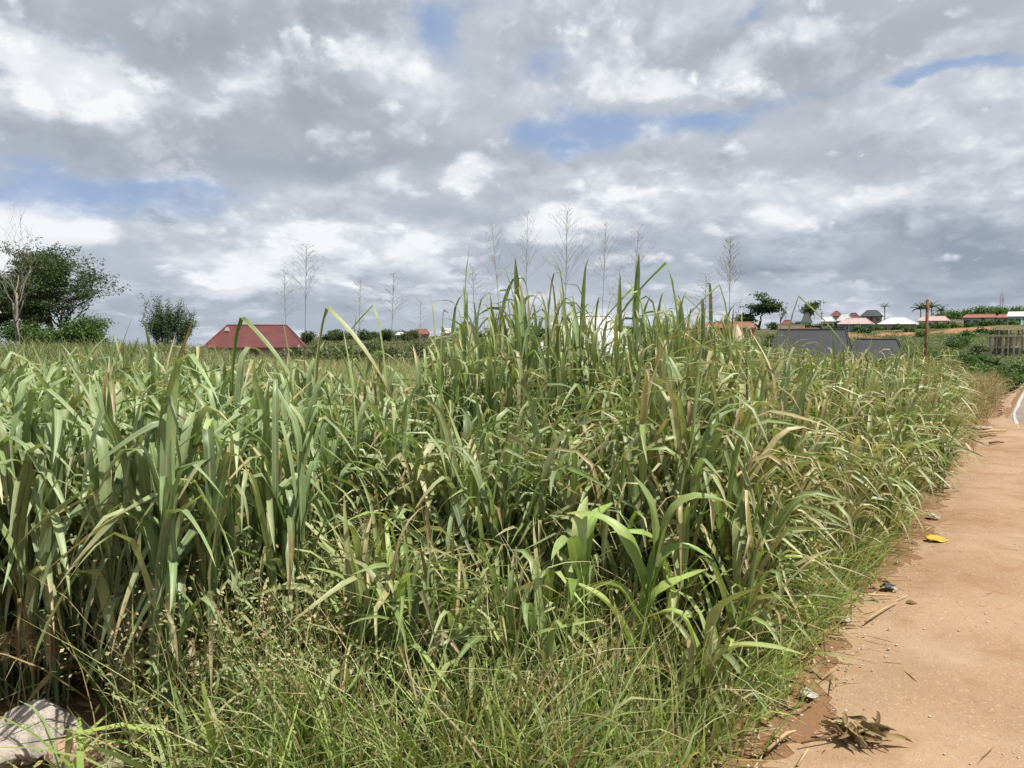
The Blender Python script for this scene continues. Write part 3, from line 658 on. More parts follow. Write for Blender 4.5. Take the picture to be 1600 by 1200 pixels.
for n_, (px, a_, b_, d_, lb, spd, dn, dr, cl_, ln_) in enumerate(TAS): panicle(px, a_, b_, d_, lb, spd, dn, dr, 200 + n_, cl_, ln_, 1.5)

def shoot(px, ptop, d, label, K=6, W0=.035, mode='sheaf', seed=1):
    """One tall grass shoot whose leaves rise clear of the field."""
    global rng
    keepr = rng; rng = np.random.default_rng(seed)
    x, y = at(px, ptop, d).x, d; z0 = h1(x, y); zt = at(px, ptop, d).z; H = zt - z0
    root = empty('tall_grass_shoot', (x, y, z0), label, 'grass shoot', 'tall shoots breaking the skyline')
    a = Acc(); sh = H * (.78 if mode == 'sheaf' else .62)
    Pp = stems(a, np.zeros((1, 3)), [U(0, 6)], [.03], [sh], .008, pick(MIDG, 1, .05), 6, 6, .02); a.build('stem', M_BLADE, root)
    a0 = U(0, 6.28)
    for kk in range(K):
        last = kk == K - 1; fr = np.array([.35 + .65 * kk / (K - 1)]); a = Acc()
        o = along(Pp, fr); L_ = (H - sh) * 1.03 if last else U(.4, .65)
        if mode == 'fold' and last: L_ = (H - sh) * 2.1
        fin_ = .12 if last else U(.4, 2.4)
        if mode == 'fold' and last: fin_ = 2.75
        az_ = a0 + kk * math.pi + rng.normal(0, .5)
        if mode == 'fold' and last: az_ = math.pi / 2 * (1 if seed % 2 else -1) + .25
        blades(a, o, [az_], [L_], [W0 * 1.35 * U(.8, 1.15)], [.05 if last else U(.1, .3)], [fin_], [(.5 if mode == 'sheaf' else .46) if last else U(.45, .75)], [.07 if last else U(.15, .5)], [rng.normal(0, .3)],
               mixpal([MIDG, GLAUC, YELG], [3, 2, 1], 1), pick(STRAW, 1), [.3 if rng.random() < .25 else -.3], [rng.normal(0, .2)], 13)
        a.build('leaf', M_BLADE, root)
    rng = keepr
SH = [(818, 405, 6.0, 'upright leaf sheaf rising left of the white roof', 7, .036, 'sheaf'), (985, 398, 6.0, 'tallest leaf sheaf at the middle of the canes', 8, .036, 'sheaf'),
      (1075, 418, 5.8, 'tall shoot folding over at its tip right of the tallest sheaf', 7, .040, 'fold'), (1040, 468, 5.9, 'shoot with a blunt folded leaf between the two tall ones', 6, .036, 'fold'),
      (1147, 452, 5.5, 'shoot with one leaf bent sharply beside the umbrella tree', 6, .034, 'fold'), (1232, 470, 5.4, 'shoot with a thin bent leaf over the grey roof', 6, .028, 'fold'),
      (1012, 452, 6.3, 'shoot curling to the left behind the tallest sheaf', 6, .034, 'fold'), (735, 385, 5.9, 'thin spear leaf pointing at the sky left of the canes', 5, .022, 'sheaf'),
      (690, 460, 5.6, 'slanting spear leaf on the left flank of the canes', 6, .026, 'sheaf'), (481, 488, 4.9, 'shoot with bright folded tips under the lone seed stalk', 7, .040, 'fold'),
      (552, 490, 5.2, 'single blunt shoot left of the open straw patch', 5, .030, 'sheaf'), (349, 503, 4.8, 'single dark shoot before the left end of the maroon roof', 4, .040, 'fold'),
      (605, 483, 5.6, 'thin shoot with a leaf cocked to the left over the straw patch', 5, .022, 'fold'), (158, 540, 4.4, 'dark spear shoot left of the round bush', 6, .050, 'sheaf'),
      (905, 455, 6.4, 'leaning shoot in front of the white roof', 7, .032, 'sheaf'), (870, 500, 5.6, 'broad shoot folded down before the white roof', 7, .042, 'fold')]
for n_, (px, a_, d_, lb, K_, w_, md_) in enumerate(SH): shoot(px, a_, d_, lb, K_, w_, md_, 300 + n_)
# ------------------------------------------------------------------ trees and shrubs
DARKG = [(.045, .075, .025), (.06, .095, .03), (.035, .06, .02), (.075, .11, .04)]
BUSHG = [(.065, .125, .028), (.095, .165, .04), (.05, .10, .025), (.13, .185, .06)]
OLIVE = [(.09, .115, .045), (.12, .14, .06), (.07, .095, .035)]
def grow(mb, p, d, L, r, lev, tips, spread=.7, upb=.15, kids=(3, 4), flat=0., pr=random, n=4, wob=.18):
    pts = [p]; rad = [r]; q = p; dd = d.normalized()
    for i in range(n):
        dd = (dd + Vector((pr.gauss(0, wob), pr.gauss(0, wob), pr.gauss(0, wob) + upb * .4))).normalized()
        if flat and lev < 2: dd.z *= (1 - flat); dd.normalize()
        q = q + dd * (L / n); pts.append(q); rad.append(r * (1 - .62 * (i + 1) / n))
        if lev <= 1: tips.append(q)
    mb.tube(pts, rad, 6 if r > .05 else 4 if r > .015 else 3)
    if lev > 0:
        for k_ in range(pr.randint(*kids)):
            j = pr.randint(max(1, n - 3), n); a = pr.uniform(0, 6.283); perp = Vector((math.cos(a), math.sin(a), pr.uniform(-.2, .5)))
            grow(mb, pts[j], (dd + perp * spread).normalized(), L * pr.uniform(.6, .85), max(rad[j] * .7, .004), lev - 1, tips, spread, upb, kids, flat, pr, n, wob)
def tree(name, label, cat, x, y, H, seed, pal=DARKG, leaf=.16, nleaf=9, lev=4, clump=.3, trunk=.16, spread=.75, upb=.1, flat=.0, bark=None, group=None, asp=.45, tilt=(0, 0), squash=.6, kids=(3, 4), z=None, leafless=False, stemh=.3, wob=.18):
    global rng
    keepr = rng; rng = np.random.default_rng(seed); pr = random.Random(seed)
    root = empty(name, (x, y, (h1(x, y) if z is None else z)), label, cat, group)
    mb = MB(); tips = []
    grow(mb, Vector((0, 0, -.1)), Vector((tilt[0], tilt[1], 1)), H * stemh, trunk, lev, tips, spread, upb, kids, flat, pr, 4, wob)
    T = np.array(tips); 
    top = max(T[:, 2].max(), .1); V = np.array(mb.v); sc = (H - clump * .5) / top
    mb.v = [tuple(v) for v in V * sc]; T = T * sc
    mb.build('trunk', bark or M_BARK, root, True)
    if not leafless:
        c = np.repeat(T, nleaf, 0); off = rng.normal(0, clump, c.shape); off[:, 2] *= squash; c = c + off
        c[:, 2] = np.maximum(c[:, 2], .05)
        tone = np.repeat(rng.normal(1, .18, len(T)), nleaf)[:, None].clip(.5, 1.5)
        a = Acc(); leafquads(a, c, U(.6, 1.3, len(c)) * leaf, pick(pal, len(c)) * tone, asp); a.build('crown', M_LEAF, root)
    rng = keepr
    return root
def X(px, d): return (px - 800) / F * d
# left of the field
tree('thorn_tree', 'large dark green spreading tree at the left edge with layered branches', 'tree', X(78, 46), 46, 7.0, 5, DARKG, .16, 8, 5, .19, .16, 1.0, .10, .25, tilt=(.1, 0), kids=(3, 4), stemh=.20, squash=.4)
tree('thorn_tree', 'dark green thorn tree with a narrow spiky top behind the dead tree', 'tree', X(84, 48), 48, 7.2, 6, DARKG, .16, 8, 4, .17, .13, .8, .25, .0, kids=(3, 4), stemh=.3, squash=.5)
tree('thorn_tree', 'dark green tree cut by the left frame edge beside the dead one', 'tree', X(-35, 47), 47, 5.6, 9, DARKG, .16, 5, 5, .14, .15, 1.0, .08, .2, tilt=(.1, 0), kids=(3, 4), stemh=.24)
tree('dead_tree', 'bare grey dead tree with a forked trunk in front of the dark tree', 'dead tree', X(30, 40), 40, 8.0, 16, lev=5, trunk=.085, spread=.6, upb=.25, bark=M_PALEBARK, leafless=True, kids=(2, 3), stemh=.30, wob=.14)
tree('leafy_bush', 'wide green bush at the foot of the dark left tree', 'bush', X(122, 43), 43, 2.1, 23, BUSHG, .15, 8, 4, .26, .07, 1.2, -.05, .2, squash=.7, kids=(4, 5), stemh=.2)
tree('leafy_bush', 'low green bush under the dead tree', 'bush', X(52, 42), 42, 1.7, 29, BUSHG, .15, 8, 4, .26, .07, 1.2, -.05, .2, squash=.7, kids=(4, 4), stemh=.2)
def twig_bush(label, x, y, H, wid, seed):
    global rng
    keepr = rng; rng = np.random.default_rng(seed); pr = random.Random(seed)
    root = empty('twiggy_bush', (x, y, h1(x, y)), label, 'bush'); mb = MB(); tips = []
    for i_ in range(24):
        a_ = pr.uniform(0, 6.283); k_ = pr.uniform(.1, 1) ** .6; ln = k_ * wid / 2
        p0 = Vector((math.cos(a_) * ln * .25, math.sin(a_) * ln * .25, -.05)); Ls = H * pr.uniform(.72, 1.0) * (1 - .35 * k_ ** 2)
        grow(mb, p0, Vector((math.cos(a_) * ln, math.sin(a_) * ln, H * .8)), Ls, .03, 1, tips, .55, .35, (5, 7), 0, pr, 6, .10)
    T = np.array(tips); mb.build('trunk', M_BARK, root, True)
    c = np.repeat(T, 13, 0); c = c + rng.normal(0, 1, c.shape) * [.085, .085, .13]; c[:, 2] = np.maximum(c[:, 2], .05)
    a = Acc(); leafquads(a, c, U(.07, .15, len(c)), pick([(.06, .095, .04), (.085, .12, .055), (.05, .08, .03)], len(c), .25), .4); a.build('crown', M_LEAF, root)
    rng = keepr
twig_bush('lone rounded dark green bush with upright twigs left of the maroon roof', X(262, 44), 44, 2.15, 3.6, 31)
# the umbrella tree and its neighbours on the far ridge
tree('umbrella_tree', 'big dark umbrella shaped tree on the ridge beyond the canes', 'tree', X(1185, 330), 330, 16, 41, DARKG, 1.3, 6, 4, 1.4, .8, 1.0, .0, .4, kids=(3, 4), stemh=.42, squash=.35)
tree('ridge_tree', 'small dark crowned tree right of the umbrella tree', 'tree', X(1259, 330), 330, 12, 43, DARKG, 1.0, 6, 3, 1.0, .5, .7, .2, .2, kids=(3, 4), stemh=.5, squash=.5)
tree('ridge_tree', 'slim dark pole like tree between the umbrella tree and the small crowned one', 'tree', X(1219, 335), 335, 9.5, 45, DARKG, .8, 5, 2, .6, .35, .4, .3, kids=(2, 3), stemh=.6, squash=.9)
RT = [(1115, 512, 320), (1135, 505, 325), (1155, 500, 322), (1210, 503, 318), (1240, 505, 322), (1252, 503, 310), (1285, 503, 330), (1345, 503, 330), (1362, 500, 320), (1385, 505, 335), (1010, 516, 340), (1040, 515, 340), (1070, 512, 335), (1100, 511, 335),
      (965, 519, 350), (930, 519, 350), (800, 518, 360), (770, 516, 350), (745, 518, 355), (700, 520, 360), (640, 521, 370), (610, 520, 360), (580, 521, 365), (545, 522, 370), (510, 522, 360), (480, 521, 360), (870, 519, 355), (835, 520, 350)]
for i_, (px, yt, d) in enumerate(RT):
    x = X(px, d); zb = h1(x, d); H = max(at(px, yt, d).z - zb, 2.5)
    tree('ridge_tree', 'dark bushy tree in the line of trees along the far ridge', 'tree', x, d, H, 60 + i_ % 6, DARKG, .9, 5, 3, 1.0, .3, 1.0, .05, kids=(3, 3), stemh=.3, group='trees along the far ridge')
rq = random.Random(9)
for i_ in range(55):
    px = rq.uniform(470, 1120); d = rq.uniform(300, 370); x = X(px, d); H = min(max(at(px, rq.uniform(515, 521), d).z - h1(x, d), 3.0), 6.5)
    tree('ridge_tree', 'dark bushy tree in the line of trees along the far ridge', 'tree', x, d, H, 60 + i_ % 6, DARKG if i_ % 3 else OLIVE, .9, 5, 3, 1.0, .25, 1.1, .0, kids=(3, 4), stemh=.2, group='trees along the far ridge')
RT2 = [(1488, 484, 300), (1500, 486, 300), (1512, 484, 305), (1524, 480, 300), (1538, 479, 300), (1552, 481, 302), (1562, 478, 305), (1574, 480, 310), (1588, 480, 305), (1600, 478, 300), (1470, 490, 300), (1618, 478, 300)]
for i_, (px, yt, d) in enumerate(RT2):
    x = X(px, d); H = max(at(px, yt, d).z - h1(x, d), 2.5)
    tree('hilltop_tree', 'leafy green tree in the row behind the mint house', 'tree', x, d, H, 80 + i_ % 6, BUSHG, .9, 6, 3, 1.0, .3, 1.0, .05, kids=(3, 4), stemh=.3, group='trees behind the mint house')

def palm(px, d, ytop, label, fr_n=16, Lf=2.6, trunk=True, seed=1, name='palm_tree'):
    global rng
    keepr = rng; rng = np.random.default_rng(seed)
    x = X(px, d); z0 = h1(x, d); H = max(at(px, ytop, d).z - z0 - Lf * .35, .3) if trunk else .25
    root = empty(name, (x, d, z0), label, 'palm')
    mb = MB(); mb.tube([(0, 0, -.2), (.1, 0, H * .5), (0, 0, H)], [.2, .15, .16], 7); mb.build('trunk', M_BARK, root, True)
    a = Acc(); n = fr_n; o = np.tile([[0, 0, H]], (n, 1)); az_ = np.arange(n) * 2.4 + rng.normal(0, .2, n); ln = np.linspace(.15, 1.35, n); L_ = Lf * U(.85, 1.1, n)
    B = stems(a, o, az_, ln, L_, .06, pick(MIDG, n), 8, 3, 1.1)
    m = 26; f2 = np.tile(np.linspace(.12, 1, m), n); oo = along(np.repeat(B, m, 0), f2); sgn = np.tile([1, -1], n * m // 2)
    blades(a, oo, np.repeat(az_, m) + sgn * 1.0, np.repeat(L_, m) * .30 * (1.1 - .6 * f2), .075 * Lf, 1.0, 2.1, .5, .9, 0, pick(DARKG, n * m) * 1.3, nseg=4, wide=False)
    a.build('crown', M_LEAF, root)
    rng = keepr
palm(1436, 262, 478, 'palm tree with a wide crown left of the leaning pole top', 16, 3.6, seed=1)
palm(1453, 268, 476, 'palm tree directly behind the wooden pole', 14, 3.4, seed=2)
palm(1468, 266, 482, 'smaller palm tree right of the wooden pole', 14, 3.0, seed=3)
palm(1380, 250, 477, 'thin ragged palm between the dark roof and the cream house', 9, 2.0, seed=4)
palm(1484, 78, 560, 'young trunkless palm growing low in the green valley', 18, 2.8, False, seed=5, name='palm_bush')
palm(1556, 108, 553, 'small trunkless palm in front of the concrete frame', 14, 2.4, False, seed=6, name='palm_bush')

# bushes down the slope and along the valley
sr = random.Random(5)
VB = [(1428, 552, 120, 2.6), (1446, 562, 100, 3.0), (1437, 556, 105, 2.6), (1462, 556, 98, 3.0), (1474, 548, 112, 2.8), (1458, 548, 118, 2.6), (1490, 528, 150, 4.4), (1500, 526, 155, 3.6), (1482, 532, 148, 3.2),
      (1520, 548, 115, 3.4), (1531, 556, 112, 3.2), (1512, 556, 105, 2.8), (1530, 540, 128, 2.4), (1548, 572, 92, 2.6), (1562, 573, 96, 3.2), (1578, 568, 95, 3.8), (1592, 564, 94, 4.4), (1603, 566, 88, 4.0), (1570, 575, 86, 3.0),
      (1586, 580, 82, 2.8), (1540, 580, 82, 2.2), (1520, 585, 80, 2.2), (1500, 582, 80, 2.4), (1480, 588, 76, 2.4), (1460, 582, 80, 2.6), (1444, 592, 75, 2.2), (1600, 590, 76, 3.0), (1560, 592, 76, 2.0),
      (1432, 576, 86, 2.2), (1508, 566, 95, 2.0), (1424, 565, 100, 2.2), (1470, 568, 92, 2.4)]
for i_, (px, yt, d, H) in enumerate(VB):
    x = X(px, d)
    tree('valley_bush', 'rounded dark green bush growing in the valley beyond the verge', 'bush', x, d, min(max(at(px, yt, d).z - h1(x, d), .9), H * 1.2), 120 + i_ % 7, BUSHG if i_ % 3 else DARKG, .32, 7, 3, .42, .08, 1.2, -.05, squash=.8, kids=(4, 5), stemh=.25, group='bushes in the valley')
SB = [(1340, 512, 232, 3.), (1362, 513, 226, 2.6), (1370, 512, 228, 3.2), (1400, 514, 224, 2.8), (1440, 512, 222, 4.0), (1462, 508, 224, 4.6), (1470, 510, 220, 4.), (1484, 506, 226, 5.), (1490, 508, 220, 3.6), (1500, 502, 240, 4.),
      (1514, 506, 225, 2.6), (1530, 505, 230, 3.), (1544, 506, 226, 2.6), (1560, 504, 235, 5.5), (1580, 504, 228, 2.6), (1350, 520, 210, 2.4), (1420, 516, 214, 2.6), (1300, 512, 240, 3.5), (1290, 515, 225, 3.), (1315, 505, 260, 4.), (1325, 512, 240, 3.2),
      (1275, 508, 260, 4.), (1262, 506, 270, 4.5), (1285, 508, 262, 4.5), (1305, 497, 280, 4.5), (1318, 499, 285, 4.), (1510, 524, 180, 2.4), (1532, 518, 190, 2.6), (1440, 524, 190, 2.2), (1556, 520, 180, 2.2)]
for i_, (px, yt, d, H) in enumerate(SB):
    tree('hillside_bush', 'dark leafy bush on the hillside between the far houses', 'bush', X(px, d), d, min(max(at(px, yt, d).z - h1(X(px, d), d), .9), H), 140 + i_ % 6, DARKG if i_ % 2 else BUSHG, .6, 6, 3, .6, .1, 1.2, -.02, squash=.7, kids=(4, 4), stemh=.25, group='bushes on the far hillside')
for i_ in range(110):
    px = sr.uniform(470, 860) if i_ % 3 else sr.uniform(860, 1230); d = sr.uniform(55, 200)
    if 820 < px < 1030 and d < 75: continue
    tree('hedge_bush', 'brownish green bush in the low ground behind the field', 'bush', X(px, d), d, sr.uniform(1.4, 3.0), 160 + i_ % 6, OLIVE, .4, 7, 3, .45, .08, 1.2, -.02, squash=.7, kids=(4, 4), stemh=.25, group='bushes behind the field')

acc = Acc()          # low green cover over the valley and the slopes
xy = polar(9000, 1380, 1680, 24, 205, .8); xy = keep(xy, across(xy) < -1.3); N = len(xy)
z = hgt(xy[:, 0], xy[:, 1]); tone = (.6 + .8 * vnoise(xy[:, 0] * .12, xy[:, 1] * .12, 51))[:, None]
c = np.repeat(np.column_stack([xy, z]), 7, 0); off = rng.normal(0, .5, c.shape); off[:, 2] = np.abs(off[:, 2]) * .55; c = c + off
leafquads(acc, c, np.repeat(U(.10, .24, N), 7) * np.repeat(np.clip(xy[:, 1] / 90, .45, 2.), 7), mixpal([BUSHG, FIELDG, YELG], [5, 3, 1], len(c)) * np.repeat(tone, 7, 0), .4)
xy = np.concatenate([polar(9000, 300, 1420, 42, 215, .8), polar(5000, 440, 1150, 215, 400, 1.)]); N = len(xy); z = hgt(xy[:, 0], xy[:, 1])
c = np.repeat(np.column_stack([xy, z]), 5, 0); off = rng.normal(0, .6, c.shape); off[:, 2] = np.abs(off[:, 2]) * .55; c = c + off
leafquads(acc, c, np.repeat(U(.14, .30, N), 5) * np.repeat(np.clip(xy[:, 1] / 90, .5, 4.), 5), mixpal([OLIVE, DARKG, BROWN], [4, 3, 1.1], len(c)), .35)
tag(acc.build('ground_cover', M_LEAF), 'low creeping weeds covering the valley floor and slopes', 'weeds', kind='stuff')

# ------------------------------------------------------------------ buildings
M_GLASS = mat('dark_window', (.03, .035, .04), .2, .5)
M_FRAMEW = mat('window_frame', (.6, .58, .54), .6)
M_DOOR = mat('door_wood', (.16, .09, .05), .6, .3, .3, 4)
def roofmat(n, c, rough=.45): return mat(n, c, rough, .35, .22, .7, wave=5.)
RM = dict(maroon=roofmat('maroon_sheet', (.15, .042, .038)), white=roofmat('white_sheet', (.74, .74, .74)), grey=roofmat('grey_sheet', (.035, .038, .05), .65), orange=roofmat('orange_sheet', (.33, .125, .08)),
          cream=roofmat('cream_sheet', (.62, .53, .46)), pink=roofmat('pink_sheet', (.58, .40, .36)), dark=roofmat('dark_sheet', (.05, .054, .066), .6), red=roofmat('red_sheet', (.24, .06, .05)), greygreen=roofmat('grey_green_sheet', (.20, .23, .19)),
          silver=roofmat('silver_sheet', (.66, .67, .68), .5))
WM = {n: mat(n + '_wall', c, .9, .2, .25, .6, .3, 20) for n, c in dict(cream=(.60, .50, .36), tan=(.40, .31, .21), white=(.72, .69, .64), blue=(.10, .30, .50), mint=(.36, .60, .50), grey=(.33, .31, .29), salmon=(.52, .25, .17)).items()}

def house(label, x0, x1, yr, ye, d, roof, wall, ridge=.45, dep=None, yaw=0., cat='house', nwin=3, over=.5, gable=False, low=None, group=None, porch=False, name='house'):
    """Hip (or gable) roofed house. x0..x1: eaves span, yr/ye: ridge and eaves rows in the photo, d: distance."""
    ca_ = math.cos(math.atan(((x0 + x1) / 2 - 800) / F)); w = (x1 - x0) / F * d * ca_; dp = dep or w * .62; yaw = yaw - math.atan(((x0 + x1) / 2 - 800) / F) - R(5)
    xc = X((x0 + x1) / 2, d + dp * .5); yc = d + dp * .5
    k_ = (d + dp * .5) / d
    ze = at(800, ye, d).z; zr = at(800, yr, d + dp * .5).z
    corners = [h1(xc + sx * w / 2, yc + sy * dp / 2) for sx in (-1, 1) for sy in (-1, 1)]
    zb = min(corners) - .1
    if ze - zb < 2.0: zb = ze - 2.2
    root = empty(name, (xc, yc, zb), label, cat, group, yaw)
    hw = ze - zb; rh = max(zr - ze, .3); W2, D2 = w / 2 - over, dp / 2 - over
    mb = MB(); mb.box((0, 0, hw / 2), (W2 * 2, D2 * 2, hw)); mb.build('wall', WM[wall], root)
    R2 = w / 2 * ridge if not gable else w / 2
    e = [(-w / 2, -dp / 2, hw), (w / 2, -dp / 2, hw), (w / 2, dp / 2, hw), (-w / 2, dp / 2, hw)]
    v = e + [(-R2, 0, hw + rh), (R2, 0, hw + rh)] + [(p[0], p[1], hw - .18) for p in e]
    f = [(0, 1, 5, 4), (2, 3, 4, 5), (1, 2, 5), (3, 0, 4), (6, 7, 1, 0), (7, 8, 2, 1), (8, 9, 3, 2), (9, 6, 0, 3), (9, 8, 7, 6)]
    ro = MB().add(v, f).build('roof', RM[roof], root)
    cap = MB().tube([(-R2, 0, hw + rh + .02), (R2, 0, hw + rh + .02)], .09, 6)
    if not gable:
        for s_ in ((-1, -1), (-1, 1), (1, -1), (1, 1)): cap.tube([(s_[0] * R2, 0, hw + rh + .02), (s_[0] * w / 2, s_[1] * dp / 2, hw + .02)], .07, 5)
    cap.build('ridge_cap', RM[roof], ro)
    zc = hw - 1.25
    if low != 'nowin':
        for i_ in range(nwin):
            xx = -W2 + (i_ + .5) * 2 * W2 / nwin
            if nwin > 2 and i_ == nwin // 2:
                dr = MB().box((xx, -D2 - .02, hw - 1.35), (.95, .08, 2.1)).build('door', M_DOOR, root)
                MB().box((xx + .35, -D2 - .09, hw - 1.4), (.06, .08, .2)).build('handle', M_GLASS, dr)
            else:
                wn = MB().box((xx, -D2 - .015, zc), (1.25, .06, 1.05)).build('window', M_GLASS, root)
                fr = MB().box((xx, -D2 - .03, zc + .56), (1.45, .12, .09)).box((xx, -D2 - .03, zc - .56), (1.45, .14, .09)).box((xx - .67, -D2 - .03, zc), (.09, .1, 1.02)).box((xx + .67, -D2 - .03, zc), (.09, .1, 1.02)).box((xx, -D2 - .04, zc), (.05, .06, 1.02))
                fr.build('frame', M_FRAMEW, wn)
        for sx in (-1, 1):
            MB().box((sx * (W2 + .015), 0, zc), (.06, 1.2, 1.0)).build('window', M_GLASS, root)
    if porch:
        pm = MB()
        for i_ in range(4): pm.box((-w / 2 + .3 + i_ * (w - .6) / 3, -dp / 2 + .2, (hw - .2) / 2), (.22, .22, hw - .2))
        pm.build('porch_posts', WM['white'], root)
    return root
hr = house('house with a wide maroon hipped roof at the left behind the field', 322, 484, 508, 543, 96, 'maroon', 'cream', .60, dep=9)
mbp = MB().add([(-.35, -.1, 0), (.3, -.1, 0), (.1, -.1, .5), (-.15, -.1, .42), (-.35, .1, 0), (.3, .1, 0), (.1, .1, .5), (-.15, .1, .42)], [(0, 1, 2, 3), (7, 6, 5, 4), (0, 4, 5, 1), (1, 5, 6, 2), (2, 6, 7, 3), (3, 7, 4, 0)])
gb = mbp.build('gable_vent', WM['white'], hr)
gb.location = hr.matrix_world.inverted() @ at(353, 517, 98) if False else Vector(at(353, 517, 99)) - hr.location
house('house with a big white sheet roof behind the tall canes', 835, 1012, 494, 552, 52, 'silver', 'white', .35, dep=7, nwin=2)
house('house with a long slate grey roof on the right behind the grass', 1196, 1338, 515, 572, 84, 'grey', 'cream', .78, dep=9, nwin=3)
g2 = house('low grey roofed annex with a cream gable right of the slate grey roof', 1318, 1420, 530, 562, 86, 'grey', 'cream', .62, dep=6, nwin=3)
house('tiny far house with a red roof left of the canes', 646, 672, 514, 522, 345, 'red', 'tan', .6, nwin=2)
house('far house with a dark grey roof left of the canes', 712, 746, 503, 516, 300, 'dark', 'white', .4, nwin=3)
house('low far house with a white roof next to the dark roofed one', 688, 716, 513, 520, 296, 'white', 'white', .5, nwin=2)
house('small far white roofed house left of the pale dark shed', 618, 634, 519, 523, 345, 'white', 'white', .5, nwin=2)
house('low shed with a white roof glimpsed between the canes', 1066, 1102, 526, 534, 120, 'white', 'grey', .5, nwin=2)
house('long salmon house with an orange roof on the right of the canes', 1096, 1182, 503, 512, 200, 'orange', 'salmon', .8, dep=7, nwin=5)
house('far house with a small red roof right of the umbrella tree', 1218, 1238, 500, 508, 270, 'red', 'white', .4, nwin=2)
house('far house with a grey green gable roof under the small crowned tree', 1250, 1268, 489, 504, 285, 'greygreen', 'cream', .3, nwin=2)
house('house with a flat orange roof just behind the slate grey roof', 1238, 1282, 513, 519, 150, 'orange', 'cream', .8, dep=6, nwin=3)
house('far house with a white roof at the left of the hilltop cluster', 1281, 1304, 494, 502, 255, 'white', 'white', .5, nwin=2)
house('highest far house with a red pyramid roof in the hilltop cluster', 1294, 1316, 486, 494, 290, 'red', 'cream', .15, nwin=2)
house('far house with a steep white roof in the hilltop cluster', 1305, 1332, 490, 501, 262, 'white', 'white', .3, nwin=2)
house('far house with a maroon roof right of the steep white roof', 1320, 1344, 489, 498, 280, 'maroon', 'cream', .3, nwin=2)
house('blue walled house with a pinkish roof and white porch posts', 1308, 1364, 497, 506, 236, 'pink', 'blue', .55, dep=9, nwin=5, porch=True)
house('large far house with a dark hipped roof behind the ragged palm', 1342, 1378, 485, 494, 285, 'dark', 'grey', .45, nwin=3)
house('cream house with a bright white hipped roof above the red earth', 1371, 1432, 496, 506, 228, 'white', 'tan', .35, dep=11, nwin=3)
house('pale house with a pink roof behind the wooden pole', 1432, 1482, 494, 501, 250, 'pink', 'white', .7, dep=8, nwin=4)
house('long mint green house with an orange roof on the hilltop', 1503, 1556, 491, 496, 236, 'orange', 'mint', .86, dep=8, nwin=4)
house('short white and orange house at the end of the mint one', 1555, 1578, 491, 496, 240, 'orange', 'white', .7, dep=7, nwin=2)
house('pale mint house with a white gable roof at the right edge', 1572, 1598, 487, 494, 232, 'white', 'mint', .5, dep=8, nwin=2, gable=True)

M_CONC = mat('raw_concrete', (.62, .55, .43), .9, .2, .3, .8, .4, 15)
def frame_building():
    d = 128; c = at(1580, 552, d); z0 = h1(c.x, d + 2) - .1
    root = empty('concrete_frame_building', (c.x, d, z0), 'unfinished two level concrete frame with open columns and slabs', 'building', None, -math.atan2(c.x, d) + R(4))
    zt = lambda py: at(1580, py, d).z - z0
    x = lambda px: (X(px, d) - c.x) * .85
    L0, R0 = x(1546), x(1640)
    s1, s2, s3 = zt(543), zt(525), zt(515)
    MB().box(((L0 + x(1593)) / 2, 2.5, s2), (x(1593) - L0 + .1, 6.2, .26)).build('slab', M_CONC, root)
    B0 = x(1558)
    MB().box(((B0 + R0) / 2, 9., s3 + .1), (R0 - B0, 8.4, .24)).build('slab', M_CONC, root)
    MB().box(((L0 + x(1596)) / 2, 2.5, s1), (x(1596) - L0, 5.9, .22)).build('slab', M_CONC, root)
    for yy, x0, x1, top, n in ((-.4, L0 + .2, x(1592), s2, 6), (2.5, L0 + .2, x(1592), s2, 6), (5.4, L0 + .2, x(1592), s2, 6), (6.2, B0 + .5, R0 - .2, s3, 5), (12.6, B0 + .4, R0 - .2, s3, 5)):
        for i_ in range(n):
            xx = x0 + (x1 - x0) * i_ / (n - 1)
            MB().box((xx, yy, top / 2), (.24, .24, top - .02)).build('column', M_CONC, root)
    for i_ in range(4): MB().tube([(L0 + 1.0 + i_ * 1.7, -.6, 0), (L0 + 1.1 + i_ * 1.7, -.62, s2 - .1)], .05, 5).build('prop', M_BARK, root)
frame_building()
# low walls
def lowwall(label, x0, x1, yt, d, h, m):
    xa, xb = X(x0, d), X(x1, d); z0 = min(h1(xa, d), h1(xb, d)) - .1; zt = at(800, yt, d).z
    if zt - z0 < .4: z0 = zt - h
    root = empty('boundary_wall', ((xa + xb) / 2, d, z0), label, 'wall')
    MB().box((0, 0, (zt - z0) / 2), (xb - xa, .2, zt - z0)).build('panel', m, root)
    MB().box((0, 0, zt - z0 + .04), (xb - xa + .1, .3, .1)).build('coping', m, root)
lowwall('cream boundary wall beside the small red far roof', 1214, 1256, 507, 262, 2, WM['cream'])
lowwall('cream boundary wall right of the pale pink roofed house', 1483, 1503, 499, 238, 2, WM['cream'])
lowwall('rough grey block wall below the concrete frame', 1532, 1546, 552, 120, 2, WM['grey'])

